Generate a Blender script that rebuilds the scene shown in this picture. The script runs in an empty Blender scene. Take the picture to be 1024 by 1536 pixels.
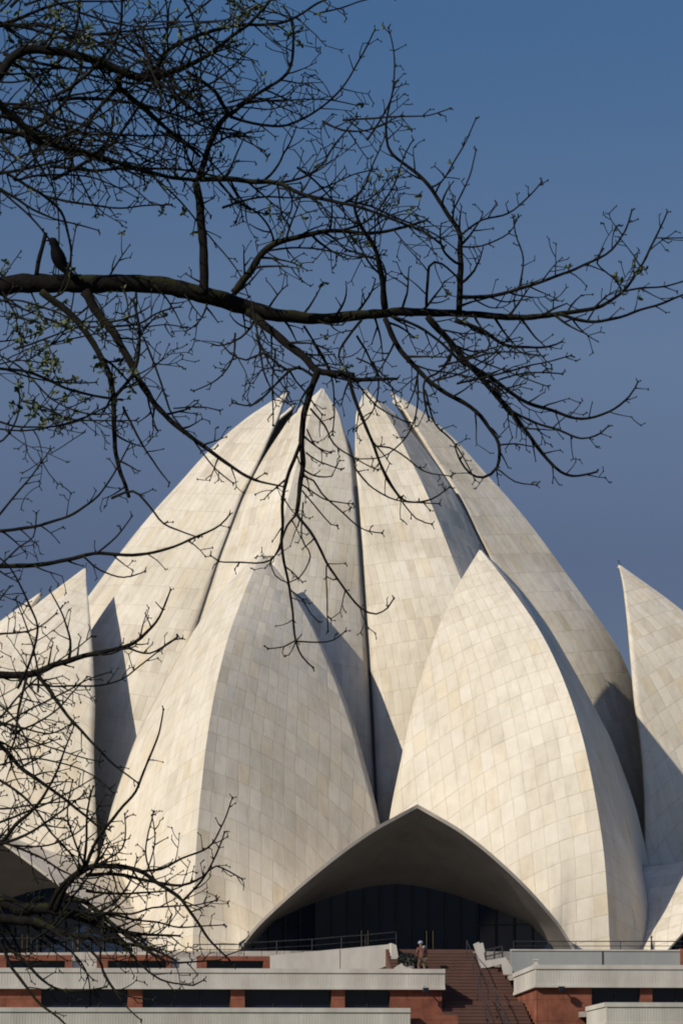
import bpy, math, random
from mathutils import Vector, Matrix, noise
from math import radians as R, sin, cos, pi
scene = bpy.context.scene
col = scene.collection

# ------------------------------------------------------------------ camera
CAM = Vector((0, -230, -6.03)); TILT = 0.14327; FPX = 5750.0      # focal length in pixels of the 1024x1536 picture
cd = bpy.data.cameras.new('camera'); cam = bpy.data.objects.new('camera', cd); col.objects.link(cam)
cam.location = CAM; cam.rotation_euler = (pi/2 + TILT, 0, 0)
cd.sensor_fit = 'VERTICAL'; cd.sensor_height = 24; cd.sensor_width = 16
cd.lens = 24*FPX/1536; cd.clip_start = .5; cd.clip_end = 6000
scene.camera = cam

# ------------------------------------------------------------------ light
SUN_EL = 33.0; SUN_AZ = 48.0        # azimuth: sun stands left of and behind the camera
w = bpy.data.worlds.new('World'); scene.world = w; w.use_nodes = True
nt = w.node_tree; nt.nodes.clear()
sky = nt.nodes.new('ShaderNodeTexSky'); sky.sky_type = 'NISHITA'; sky.sun_disc = False
sdir = Vector((-sin(R(SUN_AZ))*cos(R(SUN_EL)), -cos(R(SUN_AZ))*cos(R(SUN_EL)), sin(R(SUN_EL))))   # towards the sun
sky.sun_elevation = R(SUN_EL); sky.sun_rotation = math.atan2(sdir.x, sdir.y)
sky.altitude = 200; sky.air_density = 1.0; sky.dust_density = 0.6; sky.ozone_density = 2.2
hs = nt.nodes.new('ShaderNodeMix'); hs.data_type = 'RGBA'; hs.blend_type = 'MULTIPLY'
hs.inputs['Factor'].default_value = 1; hs.inputs['B'].default_value = (0.78, .80, 1.0, 1)
bg = nt.nodes.new('ShaderNodeBackground'); bg.inputs['Strength'].default_value = 0.062
wo = nt.nodes.new('ShaderNodeOutputWorld')
geo = nt.nodes.new('ShaderNodeTexCoord'); sx_ = nt.nodes.new('ShaderNodeSeparateXYZ'); nt.links.new(geo.outputs['Generated'], sx_.inputs[0])
rp = nt.nodes.new('ShaderNodeValToRGB'); el = rp.color_ramp.elements
STOPS = ((0., (.50, .47, .47, 1)), (.13, (.46, .44, .58, 1)), (.184, (.74, .71, .81, 1)), (.267, (.52, .71, .91, 1)), (.36, (.7, .84, 1.1, 1)), (.6, (1.5, 1.6, 2.0, 1)))
for p_, c_ in STOPS[1:-1]: el.new(p_)
for q, (p_, c_) in zip(el, STOPS): q.position = p_; q.color = c_
nt.links.new(sx_.outputs[2], rp.inputs[0]); nt.links.new(rp.outputs[0], hs.inputs['B'])
nt.links.new(sky.outputs[0], hs.inputs['A']); nt.links.new(hs.outputs['Result'], bg.inputs[0]); nt.links.new(bg.outputs[0], wo.inputs[0])
sd = bpy.data.lights.new('sun', 'SUN'); sd.energy = 3.65; sd.angle = R(.5); sd.color = (1, .93, .80)
so = bpy.data.objects.new('sun', sd); col.objects.link(so); so.location = (-60, -260, 80)
so.rotation_euler = (-sdir).to_track_quat('-Z', 'Y').to_euler()
scene.view_settings.view_transform = 'Standard'; scene.view_settings.look = 'None'
scene.view_settings.exposure = 0; scene.view_settings.gamma = 1
scene.render.engine = 'CYCLES'; scene.cycles.filter_width = 1.9

# ------------------------------------------------------------------ helpers
def ray(px, py):
    c, s = cos(TILT), sin(TILT); u = (px-512)/FPX; v = -(py-768)/FPX
    return Vector((u, c-v*s, s+v*c))
def at(px, py, depth):                       # a point at a distance `depth` in front of the camera
    return CAM + ray(px, py)*depth
def tag(o, label=None, cat=None, group=None, kind=None):
    if label: o['label'] = label
    if cat: o['category'] = cat
    if group: o['group'] = group
    if kind: o['kind'] = kind
    return o
def empty(name, loc=(0, 0, 0), rz=0):
    o = bpy.data.objects.new(name, None); o.empty_display_size = .2
    o.location = loc; o.rotation_euler = (0, 0, rz); col.objects.link(o); return o
class MB:
    def __init__(s): s.v = []; s.f = []; s.m = []
    def add(s, vs, fs, m=0):
        k = len(s.v); s.v += [tuple(v) for v in vs]; s.f += [tuple(i+k for i in f) for f in fs]; s.m += [m]*len(fs)
    def box(s, a, b, m=0):
        x0, y0, z0 = a; x1, y1, z1 = b
        vs = [(x0,y0,z0),(x1,y0,z0),(x1,y1,z0),(x0,y1,z0),(x0,y0,z1),(x1,y0,z1),(x1,y1,z1),(x0,y1,z1)]
        s.add(vs, [(0,3,2,1),(4,5,6,7),(0,1,5,4),(1,2,6,5),(2,3,7,6),(3,0,4,7)], m)
    def prism(s, pts, y0, y1, m=0):          # polygon in x,z extruded in y
        n = len(pts)
        vs = [(x, y0, z) for x, z in pts]+[(x, y1, z) for x, z in pts]
        fs = [tuple(range(n)), tuple(range(2*n-1, n-1, -1))]+[(i, i+n, (i+1) % n+n, (i+1) % n) for i in range(n)]
        s.add(vs, fs, m)
    def slab(s, pts, z0, z1, m=0):           # polygon in x,y extruded in z
        n = len(pts)
        vs = [(x, y, z0) for x, y in pts]+[(x, y, z1) for x, y in pts]
        fs = [tuple(range(n-1, -1, -1)), tuple(range(n, 2*n))]+[(i, (i+1) % n, (i+1) % n+n, i+n) for i in range(n)]
        s.add(vs, fs, m)
    def tube(s, P, rad, n=6, m=0):
        P = [Vector(p) for p in P]; k0 = len(P)
        if k0 < 2: return
        t = (P[1]-P[0]).normalized(); a = t.orthogonal().normalized(); vs = []
        for i in range(k0):
            t2 = (P[min(i+1, k0-1)]-P[max(i-1, 0)])
            t2 = t2.normalized() if t2.length > 1e-9 else t
            a = (a-t2*a.dot(t2))
            a = a.normalized() if a.length > 1e-6 else t2.orthogonal().normalized()
            b = t2.cross(a); r = rad[i] if hasattr(rad, '__len__') else rad
            vs += [P[i]+(a*cos(2*pi*j/n)+b*sin(2*pi*j/n))*r for j in range(n)]; t = t2
        fs = [(i*n+j, i*n+(j+1) % n, (i+1)*n+(j+1) % n, (i+1)*n+j) for i in range(k0-1) for j in range(n)]
        fs += [tuple(range(n-1, -1, -1)), tuple((k0-1)*n+j for j in range(n))]
        s.add(vs, fs, m)
    def ball(s, c, r, m=0, sc=(1, 1, 1), nu=8, nv=6):
        c = Vector(c); vs = [c+Vector((0, 0, r*sc[2]))]
        for i in range(1, nv):
            for j in range(nu):
                th = pi*i/nv; ph = 2*pi*j/nu
                vs.append(c+Vector((r*sc[0]*sin(th)*cos(ph), r*sc[1]*sin(th)*sin(ph), r*sc[2]*cos(th))))
        vs.append(c-Vector((0, 0, r*sc[2]))); L = len(vs)-1
        fs = [(0, 1+j, 1+(j+1) % nu) for j in range(nu)]
        for i in range(nv-2):
            fs += [(1+i*nu+j, 1+(i+1)*nu+j, 1+(i+1)*nu+(j+1) % nu, 1+i*nu+(j+1) % nu) for j in range(nu)]
        fs += [(L, 1+(nv-2)*nu+(j+1) % nu, 1+(nv-2)*nu+j) for j in range(nu)]
        s.add(vs, fs, m)
    def build(s, name, mats, parent=None, smooth=False, uv=None, sharp=None):
        me = bpy.data.meshes.new(name); me.from_pydata(s.v, [], s.f); me.update()
        if not isinstance(mats, (list, tuple)): mats = [mats]
        for q in mats: me.materials.append(q)
        if len(mats) > 1: me.polygons.foreach_set('material_index', s.m)
        if smooth: me.polygons.foreach_set('use_smooth', [True]*len(s.f))
        if uv:
            l = me.uv_layers.new(name='UVMap')
            for lp in me.loops: l.data[lp.index].uv = uv[lp.vertex_index]
        o = bpy.data.objects.new(name, me); col.objects.link(o)
        if parent: o.parent = parent
        return o

# ------------------------------------------------------------------ materials
def mat(name):
    m = bpy.data.materials.new(name); m.use_nodes = True; n = m.node_tree
    return m, n, n.nodes['Principled BSDF']
def N(n, t, **k):
    x = n.nodes.new(t)
    for a, b in k.items(): setattr(x, a, b)
    return x
def math_(n, op, a, b=None, c=None):
    x = N(n, 'ShaderNodeMath', operation=op)
    for i, q in enumerate((a, b, c)):
        if q is None: continue
        if isinstance(q, (int, float)): x.inputs[i].default_value = q
        else: n.links.new(q, x.inputs[i])
    return x.outputs[0]
def mixc(n, f, a, b, mode='MIX'):
    x = N(n, 'ShaderNodeMix', data_type='RGBA', blend_type=mode)
    for k, q in (('Factor', f), ('A', a), ('B', b)):
        if isinstance(q, (int, float)): x.inputs[k].default_value = q
        elif isinstance(q, tuple): x.inputs[k].default_value = (*q, 1) if len(q) == 3 else q
        else: n.links.new(q, x.inputs[k])
    return x.outputs['Result']
def ramp(n, f, stops):
    x = N(n, 'ShaderNodeValToRGB'); e = x.color_ramp.elements
    while len(e) < len(stops): e.new(.5)
    for q, (p, c) in zip(e, stops): q.position = p; q.color = (*c, 1) if len(c) == 3 else c
    n.links.new(f, x.inputs[0]); return x.outputs[0]
def noise_(n, vec, scale, detail=4, rough=.55):
    x = N(n, 'ShaderNodeTexNoise'); x.inputs['Scale'].default_value = scale; x.inputs['Detail'].default_value = detail
    x.inputs['Roughness'].default_value = rough
    if vec is not None: n.links.new(vec, x.inputs['Vector'])
    return x.outputs['Fac']
def marble(name, tw, th, stagger, joint=.035, jdark=.72, var=.10, patch=.12, tilt=.035, base=(.73, .655, .525), off=0.):
    m, n, b = mat(name)
    uv = N(n, 'ShaderNodeUVMap', uv_map='UVMap').outputs[0]
    sp = N(n, 'ShaderNodeSeparateXYZ'); n.links.new(uv, sp.inputs[0]); U, V = sp.outputs[0], sp.outputs[1]
    oi = N(n, 'ShaderNodeObjectInfo').outputs['Random']
    v = math_(n, 'DIVIDE', V, th); row = math_(n, 'FLOOR', v); fv = math_(n, 'SUBTRACT', v, row)
    wn = N(n, 'ShaderNodeTexWhiteNoise', noise_dimensions='1D'); n.links.new(math_(n, 'ADD', row, math_(n, 'MULTIPLY', oi, 91.7)), wn.inputs['W'])
    u = math_(n, 'ADD', math_(n, 'DIVIDE', U, tw), math_(n, 'MULTIPLY', wn.outputs['Value'], stagger))
    cl = math_(n, 'FLOOR', u); fu = math_(n, 'SUBTRACT', u, cl)
    cx = N(n, 'ShaderNodeCombineXYZ'); n.links.new(cl, cx.inputs[0]); n.links.new(row, cx.inputs[1]); n.links.new(math_(n, 'MULTIPLY', oi, 57.3), cx.inputs[2])
    w2 = N(n, 'ShaderNodeTexWhiteNoise', noise_dimensions='3D'); n.links.new(cx.outputs[0], w2.inputs['Vector'])
    rs = N(n, 'ShaderNodeSeparateColor'); n.links.new(w2.outputs['Color'], rs.inputs[0]); r1, r2, r3 = rs.outputs
    # tile colour
    c = ramp(n, r1, [(0, tuple(q*(1-var) for q in base)), (.5, base), (.8, (base[0]*1.02, base[1]*1.03, base[2]*1.06)), (1, (base[0]*1.0, base[1]*.97, base[2]*.91))])
    warm = ramp(n, r3, [(.91, (1, 1, 1)), (.99, (.98, .94, .86))]); c = mixc(n, 1., c, warm, 'MULTIPLY')
    tc = N(n, 'ShaderNodeTexCoord').outputs['Object']
    big = noise_(n, tc, .16, 3)
    pm = ramp(n, big, [(.38, (1-patch, 1-patch*1.1, 1-patch*1.35)), (.56, (1, 1, 1))]); c = mixc(n, 1., c, pm, 'MULTIPLY')
    # clusters of darker weathered panels
    cln = noise_(n, cx.outputs[0], .33, 1)
    dk = math_(n, 'MULTIPLY', math_(n, 'GREATER_THAN', cln, .60), math_(n, 'GREATER_THAN', r2, .35))
    c = mixc(n, math_(n, 'MULTIPLY', dk, patch*2.2), c, (.42, .35, .26))
    fine = noise_(n, tc, 1.7, 6, .65)
    fm = ramp(n, fine, [(.3, (.93, .925, .915)), (.7, (1.03, 1.03, 1.03))]); c = mixc(n, 1., c, fm, 'MULTIPLY')
    # run-off streaks, stretched along z
    mp = N(n, 'ShaderNodeMapping'); mp.inputs['Scale'].default_value = (2.2, 2.2, .12); n.links.new(tc, mp.inputs['Vector'])
    stn = noise_(n, mp.outputs[0], 1.0, 4)
    sm = ramp(n, stn, [(.33, (.88, .865, .84)), (.52, (1, 1, 1))]); c = mixc(n, .8, c, sm, 'MULTIPLY')
    # joints
    du = math_(n, 'MULTIPLY', math_(n, 'MINIMUM', fu, math_(n, 'SUBTRACT', 1, fu)), tw)
    dv = math_(n, 'MULTIPLY', math_(n, 'MINIMUM', fv, math_(n, 'SUBTRACT', 1, fv)), th)
    d = math_(n, 'MINIMUM', du, dv)
    mr = N(n, 'ShaderNodeMapRange', interpolation_type='SMOOTHSTEP'); n.links.new(d, mr.inputs[0]); mr.inputs[1].default_value = 0; mr.inputs[2].default_value = joint
    c = mixc(n, mr.outputs[0], mixc(n, 1., c, (jdark, jdark*.97, jdark*.92), 'MULTIPLY'), c)
    n.links.new(c, b.inputs['Base Color'])
    # each slab sits at its own slight tilt
    h = math_(n, 'ADD', math_(n, 'MULTIPLY', math_(n, 'SUBTRACT', fu, .5), math_(n, 'MULTIPLY', math_(n, 'SUBTRACT', r2, .5), tilt*2*tw)),
              math_(n, 'MULTIPLY', math_(n, 'SUBTRACT', fv, .5), math_(n, 'MULTIPLY', math_(n, 'SUBTRACT', r3, .5), tilt*2*th)))
    h = math_(n, 'ADD', h, math_(n, 'MULTIPLY', mr.outputs[0], .007)); h = math_(n, 'ADD', h, math_(n, 'MULTIPLY', fine, .02))
    bp = N(n, 'ShaderNodeBump'); bp.inputs['Strength'].default_value = 1; bp.inputs['Distance'].default_value = 1.0
    n.links.new(h, bp.inputs['Height']); n.links.new(bp.outputs[0], b.inputs['Normal'])
    b.inputs['Roughness'].default_value = .62; b.inputs['Specular IOR Level'].default_value = .3
    return m
def rough_mat(name, ca, cb, scale=2., rough=.8, bump=.01, coord='Object', spec=.3, metal=0, stretch=None):
    m, n, b = mat(name)
    tc = N(n, 'ShaderNodeTexCoord').outputs[coord]
    if stretch:
        mp = N(n, 'ShaderNodeMapping'); mp.inputs['Scale'].default_value = stretch; n.links.new(tc, mp.inputs['Vector']); tc = mp.outputs[0]
    f = noise_(n, tc, scale, 6, .6)
    n.links.new(ramp(n, f, [(.3, ca), (.7, cb)]), b.inputs['Base Color'])
    b.inputs['Roughness'].default_value = rough; b.inputs['Specular IOR Level'].default_value = spec; b.inputs['Metallic'].default_value = metal
    if bump:
        bp = N(n, 'ShaderNodeBump'); bp.inputs['Distance'].default_value = bump; n.links.new(noise_(n, tc, scale*4, 5), bp.inputs['Height']); n.links.new(bp.outputs[0], b.inputs['Normal'])
    return m
def block_mat(name, ca, cb, bw, bh, mortar, msize=.02, bump=.01):       # stone cladding in courses, x and z of the object
    m, n, b = mat(name)
    tc = N(n, 'ShaderNodeTexCoord').outputs['Object']
    sp = N(n, 'ShaderNodeSeparateXYZ'); n.links.new(tc, sp.inputs[0]); cx = N(n, 'ShaderNodeCombineXYZ')
    n.links.new(math_(n, 'ADD', sp.outputs[0], sp.outputs[1]), cx.inputs[0]); n.links.new(sp.outputs[2], cx.inputs[1])
    br = N(n, 'ShaderNodeTexBrick'); br.inputs['Scale'].default_value = 1; br.inputs['Brick Width'].default_value = bw; br.inputs['Row Height'].default_value = bh
    br.inputs['Mortar Size'].default_value = msize; br.inputs['Mortar Smooth'].default_value = .3
    br.inputs['Color1'].default_value = (*ca, 1); br.inputs['Color2'].default_value = (*cb, 1); br.inputs['Mortar'].default_value = (*mortar, 1)
    n.links.new(cx.outputs[0], br.inputs['Vector'])
    f = noise_(n, tc, 1.4, 6, .65)
    n.links.new(mixc(n, 1., br.outputs['Color'], ramp(n, f, [(.3, (.58, .56, .55)), (.65, (1.12, 1.1, 1.08))]), 'MULTIPLY'), b.inputs['Base Color'])
    b.inputs['Roughness'].default_value = .85; b.inputs['Specular IOR Level'].default_value = .2
    bp = N(n, 'ShaderNodeBump'); bp.inputs['Distance'].default_value = bump; n.links.new(f, bp.inputs['Height']); n.links.new(bp.outputs[0], b.inputs['Normal'])
    return m
def glass_mat(name, c, rough=.08, spec=.5):
    m, n, b = mat(name)
    tc = N(n, 'ShaderNodeTexCoord').outputs['Object']
    n.links.new(ramp(n, noise_(n, tc, .8, 2), [(.35, c), (.65, tuple(q*1.5 for q in c))]), b.inputs['Base Color'])
    b.inputs['Roughness'].default_value = rough; b.inputs['Specular IOR Level'].default_value = spec
    return m
M_out = marble('marble_outer', .92, 1.12, .22, joint=.045, jdark=.90, var=.045, patch=.08)
M_in = marble('marble_inner', .52, 1.45, .5, joint=.03, jdark=.91, var=.05, patch=.14)
M_can = marble('marble_canopy', .9, 1.0, .2, joint=.04, jdark=.8)
M_rim = rough_mat('rim_marble', (.60, .54, .45), (.72, .66, .56), 1.5, .6, .01)
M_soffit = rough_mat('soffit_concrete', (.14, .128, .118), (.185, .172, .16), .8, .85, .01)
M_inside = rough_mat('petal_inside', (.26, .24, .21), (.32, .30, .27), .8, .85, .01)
M_glass = glass_mat('dark_glass', (.007, .016, .036), .12, .25)
M_glass2 = glass_mat('podium_glass', (.006, .010, .022), .15, .4)
M_frame = rough_mat('dark_metal', (.02, .022, .026), (.035, .037, .04), 3, .5, 0, metal=.3)
M_rail = rough_mat('rail_metal', (.035, .035, .038), (.07, .07, .07), 5, .45, 0, metal=.5)
M_brass = rough_mat('brass', (.42, .30, .12), (.55, .42, .2), 6, .35, 0, metal=.9)
M_red = block_mat('red_sandstone', (.27, .098, .058), (.21, .08, .05), 1.5, 1.0, (.16, .065, .04))
M_redd = rough_mat('red_sandstone_steps', (.10, .052, .040), (.135, .068, .05), 1.3, .85, .006)
M_white = rough_mat('white_concrete', (.42, .385, .33), (.60, .565, .49), .9, .8, .008, stretch=(1, 1, .35))
M_grey = rough_mat('grey_plaster', (.26, .27, .26), (.34, .345, .32), .7, .75, .004, stretch=(1, 1, .3))
M_lawn = rough_mat('lawn_grass', (.035, .07, .02), (.07, .11, .035), .6, .95, .05)
M_path = block_mat('path_paving', (.33, .20, .15), (.28, .17, .13), .6, .6, (.12, .09, .07))
M_deck = block_mat('terrace_paving', (.42, .38, .33), (.37, .34, .3), .8, .8, (.2, .18, .16))

# ------------------------------------------------------------------ ground
g = MB(); g.add([(-2500, -1500, -7.7), (2500, -1500, -7.7), (2500, 3500, -7.7), (-2500, 3500, -7.7)], [(0, 1, 2, 3)])
tag(g.build('ground', M_lawn), kind='structure')
X0 = -0.27; PHI = R(6.58)
g = MB(); g.add([(-3.5, -225, -7.69), (3.5, -225, -7.69), (3.5, -62, -7.69), (-3.5, -62, -7.69)], [(0, 1, 2, 3)])
o = g.build('path', M_path); tag(o, kind='structure'); o.location = (X0, 0, 0); o.rotation_euler = (0, 0, PHI)

# ------------------------------------------------------------------ temple
temple = empty('lotus_temple', (X0, 0, 0), PHI)
tag(temple, 'huge white marble lotus shaped temple with curved pointed petals', 'temple')
def interp(tab, t):                                                  # smooth monotone-ish interpolation in a table
    n = len(tab)
    if t <= tab[0][0]: return tab[0][1:]
    if t >= tab[-1][0]: return tab[-1][1:]
    for i in range(n-1):
        if tab[i][0] <= t <= tab[i+1][0]:
            a, b = tab[i], tab[i+1]; h = b[0]-a[0]; s = (t-a[0])/h
            pa = tab[i-1] if i else a; pb = tab[i+2] if i+2 < n else b; out = []
            for k in range(1, len(a)):
                m0 = (b[k]-pa[k])/(b[0]-pa[0]); m1 = (pb[k]-a[k])/(pb[0]-a[0])
                if i == 0: m0 = (b[k]-a[k])/h
                if i+2 >= n: m1 = (b[k]-a[k])/h
                out.append((2*s**3-3*s*s+1)*a[k]+(s**3-2*s*s+s)*h*m0+(-2*s**3+3*s*s)*b[k]+(s**3-s*s)*h*m1)
            return out
def polar(r, d, z, sg=1): return Vector((sg*r*sin(R(d)), -r*cos(R(d)), z))
# ridge and edge curves keyed by height: (z, r) and (z, r, angle off the petal's own axis)
O_RIDGE = [(-.5, 31.95), (0, 31.9), (2, 31.75), (5, 31.35), (8, 30.5), (11, 29.3), (14, 27.5), (17, 24.9), (20, 21.3), (22.4, 18.0)]
O_EDGE = [(4.6, 23.75, 20.), (6, 23.5, 19.5), (8, 23.2, 18.6), (10, 22.75, 17.4), (12, 22.2, 16.1), (14, 21.4, 14.4), (16, 20.7, 12.2), (18, 20.0, 9.6), (20, 19.2, 6.1), (21.3, 18.6, 3.0), (22.4, 18.0, 0.)]
I_RIDGE = [(-.5, 21.1), (0, 21.05), (4, 20.9), (8, 20.55), (12, 19.9), (15, 19.1), (18, 17.9), (21, 15.9), (23, 14.45), (25, 13.0), (27, 11.4), (29, 9.6), (31, 7.8), (33, 5.5), (34.25, 3.6)]
I_EDGE = [(-.5, 20.3, 19.86), (4, 19.8, 19.86), (8, 19.0, 19.86), (11.5, 17.8, 19.86), (15, 16.4, 19.86), (18, 14.9, 19.85), (20.5, 13.6, 19.85), (23, 12.3, 19.83), (25, 11.1, 19.75), (27, 9.9, 19.4), (29.2, 8.2, 19.1), (31, 6.7, 17.2), (32.6, 5.3, 13.4), (34.25, 3.6, 0.)]
def fix(tab):
    a, b = tab[0][0], tab[-1][0]
    return [((q[0]-a)/(b-a),)+tuple(q) for q in tab]
O_R, O_E, I_R, I_E = map(fix, (O_RIDGE, O_EDGE, I_RIDGE, I_EDGE))
# canopy rim keyed by parameter 0 (peak) .. 1 (foot): angle off the entrance axis, r, z
RIM = [(0, 0, 35.9, 7.05), (.12, 1.85, 35.85, 6.42), (.22, 3.45, 35.75, 5.86), (.36, 5.6, 35.5, 4.95), (.49, 7.6, 35.15, 4.02), (.62, 9.6, 34.75, 3.05), (.75, 11.6, 34.2, 2.05), (.88, 13.6, 33.6, 1.0), (1, 15.2, 33.15, -.1), (1.05, 15.7, 33.0, -.5)]
BOT = [(0, 0, 23.75, 4.6), (.15, 2.3, 24.1, 4.75), (.3, 4.6, 24.9, 4.7), (.45, 6.9, 26.0, 4.15), (.6, 9.2, 27.4, 3.3), (.75, 11.5, 28.9, 2.2), (.88, 13.5, 30.1, 1.2), (1, 15.3, 31.0, .1), (1.05, 15.8, 30.9, -.5)]
def rimp(t, sg=1, dr=0, dz=0):
    d, r, z = interp(RIM, t); return polar(r+dr, d, z+dz, sg)
def botp(t, sg=1):
    d, r, z = interp(BOT, t); return polar(r, d, z, sg)

def petal(name, RT, ET, bottom, material, nu, nv, bulge, thick, slope, shrink):
    vs = []; uvs = []; fs = []; sharp = set()
    T = Vector((0, -RT[-1][2], RT[-1][1]))
    smax = 1.0
    # arc length of the ridge by height
    zs = [RT[0][1]+(RT[-1][1]-RT[0][1])*i/200 for i in range(201)]
    rr = [interp(RT, i/200)[1] for i in range(201)]; S = [0]
    for i in range(200): S.append(S[-1]+math.hypot(zs[i+1]-zs[i], rr[i+1]-rr[i]))
    def Sof(z):
        t = max(0, min(200, (z-zs[0])/(zs[-1]-zs[0])*200)); i = min(199, int(t)); return S[i]+(S[i+1]-S[i])*(t-i)
    prof = (lambda v: (4*v*(1-v))**.6) if bottom else (lambda v: max(0, sin(pi*min(1, v/.72)))**1.2)
    def half(sg):
        K = Vector((0, -RT[0][2], RT[0][1])); grid = []
        E0z = ET[0]
        V1 = polar(E0z[2], E0z[3], E0z[1], sg)
        for j in range(nv+1):
            v = j/nv; v = 1-(1-v)**1.15
            z, r = interp(RT, v); Rv = Vector((0, -r, z))
            z, r, d = interp(ET, v); Ev = polar(r, d, z, sg); row = []
            for i in range(nu+1):
                u = i/nu; Bu = bottom(u, sg) if bottom else K.lerp(V1, u)
                P = Rv*(1-u)+Ev*u+(Bu-K*(1-u)-V1*u)*(1-v)**5
                nrm = Vector((sg*.66, -.75, .25)).normalized()
                P = P+nrm*bulge*4*u*(1-u)*prof(v)
                row.append(P)
            grid.append(row)
        Wm = 0; Ls = []
        for row in grid:
            L = [0]
            for i in range(nu): L.append(L[-1]+(row[i+1]-row[i]).length)
            Ls.append(L); Wm = max(Wm, L[-1])
        base = len(vs)
        for j, row in enumerate(grid):
            W = max(Ls[j][-1], .01); k = (Wm/W)**shrink
            for i in range(nu+1):
                U = Ls[j][i]*k
                vs.append(row[i]); uvs.append((sg*U+(.0 if sg > 0 else -37.0), Sof(row[i].z)+slope*.7*Ls[j][i]+slope*.06*Ls[j][i]**2))
        for j in range(nv):
            for i in range(nu):
                a = base+j*(nu+1)+i; q = (a, a+1, a+nu+2, a+nu+1)
                fs.append(q if sg > 0 else q[::-1])
        return base
    b0 = half(1); b1 = half(-1)
    # weld the ridge
    remap = {b1+j*(nu+1): b0+j*(nu+1) for j in range(nv+1)}
    tipid = b0+nv*(nu+1)
    for i in range(nu+1): remap[b0+nv*(nu+1)+i] = tipid; remap[b1+nv*(nu+1)+i] = tipid
    # per-loop uvs so that the welded ridge keeps its seam
    loops = []; F = []
    for f in fs:
        g_ = [(remap.get(i, i), uvs[i]) for i in f]; g2 = []
        for q in g_:
            if q[0] not in [h_[0] for h_ in g2]: g2.append(q)
        F.append(tuple(q[0] for q in g2)); loops += [q[1] for q in g2]
    used = sorted(set(i for f in F for i in f)); idx = {k: n_ for n_, k in enumerate(used)}
    V_ = [tuple(vs[i]) for i in used]; F = [tuple(idx[i] for i in f) for f in F]
    ridge = set(idx[b0+j*(nu+1)] for j in range(nv+1))
    me = bpy.data.meshes.new(name); me.from_pydata(V_, [], F); me.update()
    l = me.uv_layers.new(name='UVMap')
    for k, uvv in enumerate(loops): l.data[k].uv = uvv
    me.polygons.foreach_set('use_smooth', [True]*len(F))
    at_ = me.attributes.new('sharp_edge', 'BOOLEAN', 'EDGE')
    for e in me.edges:
        if e.vertices[0] in ridge and e.vertices[1] in ridge: at_.data[e.index].value = True
    me.materials.append(material); me.materials.append(M_inside)
    o = bpy.data.objects.new(name, me); col.objects.link(o)
    md = o.modifiers.new('shell', 'SOLIDIFY'); md.thickness = thick; md.offset = -1; md.material_offset = 1; md.material_offset_rim = 0; md.use_even_offset = False
    return o
def obottom(u, sg):
    # from the ridge base to the canopy foot, then up along the canopy's back edge
    K = Vector((0, -O_R[0][2], O_R[0][1])); s0 = .14
    def q(t):
        d, r, z = interp(BOT, t); return polar(r, 20-d, z, sg)
    if u < s0: return K.lerp(q(1.05), u/s0)
    return q(1.05*(1-(u-s0)/(1-s0)))
outer = petal('outer_petal', O_R, O_E, obottom, M_out, 28, 64, .12, .22, .30, .30)
inner = petal('inner_petal', I_R, I_E, None, M_in, 16, 72, .75, .2, .12, .45)
def dup(o, parent, rz):
    c = o.copy(); c.scale = (1, 1, 1); col.objects.link(c); c.parent = parent; c.rotation_euler = (0, 0, rz); return c
outer.parent = temple; inner.parent = temple
outer.rotation_euler = (0, 0, R(20)); inner.rotation_euler = (0, 0, R(20))
outer.scale = (1.03, 1, 1.015)
fm_ = MB(); fm_.tube([(0, -18.15, 22.2), (0, -18.0, 22.45), (0, -17.97, 22.6)], [.05, .03, .02], 6); fm_.ball((0, -17.97, 22.61), .04)
fin = fm_.build('finial', M_frame, outer)
for k in range(1, 9):
    q = dup(outer, temple, R(20+40*k)); dup(inner, temple, R(20+40*k))
    dup(fin, q, 0)
    if k == 2: q.scale = (1.04, 1.04, .98)
    if k == 1: q.scale = (1, 1, 1.028)
# dark joints between the inner petals
jb = MB(); L = []
for i in range(60):
    z, r, d = interp(I_E, i/59*.80); L.append((r*cos(R(20-d))+.05, z))
for i in range(59):
    (r0, z0), (r1, z1) = L[i], L[i+1]; h = .065
    jb.add([(-h, -r0, z0), (h, -r0, z0), (h, -r1, z1), (-h, -r1, z1), (-h, -r0+.2, z0), (h, -r0+.2, z0), (h, -r1+.2, z1), (-h, -r1+.2, z1)],
           [(0, 1, 2, 3), (4, 7, 6, 5), (0, 3, 7, 4), (1, 5, 6, 2)])
joint = jb.build('joint_strip', M_frame, temple)
for k in range(1, 9): dup(joint, temple, R(40*k))

# canopy of an entrance: marble top, concrete soffit, rim
def ztop(x): return 3.38*max(0, 1-abs(x/8.9)**1.7)
def plan(x):                                                           # glazing line in plan, y for a given x
    a = abs(x); return -27.6 if a < 4.3 else -27.6-(a-4.3)*.75
cb = MB(); cuv = []; n1 = 36; n2 = 14
def grid(fn, nu, nv, m, flip=False, uvs=True):
    base = len(cb.v); G = [[fn(i/nu, j/nv) for i in range(nu+1)] for j in range(nv+1)]
    for j, row in enumerate(G):
        for i, p in enumerate(row): cb.v.append(tuple(p)); cuv.append((p.x*1.1, -p.y+p.z*.8))
    for j in range(nv):
        for i in range(nu):
            a = base+j*(nu+1)+i; q = (a, a+1, a+nu+2, a+nu+1)
            cb.f.append(q[::-1] if flip else q); cb.m.append(m)
def sgt(u): s = (u*2-1)*1.05; return (1 if s >= 0 else -1), abs(s)
def top(u, v):
    sg, t = sgt(u); a = rimp(t, sg); b = botp(t, sg); p = a.lerp(b, v); p.z -= .2*sin(pi*v)*(1-t/1.05)+.02*v; return p
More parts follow.
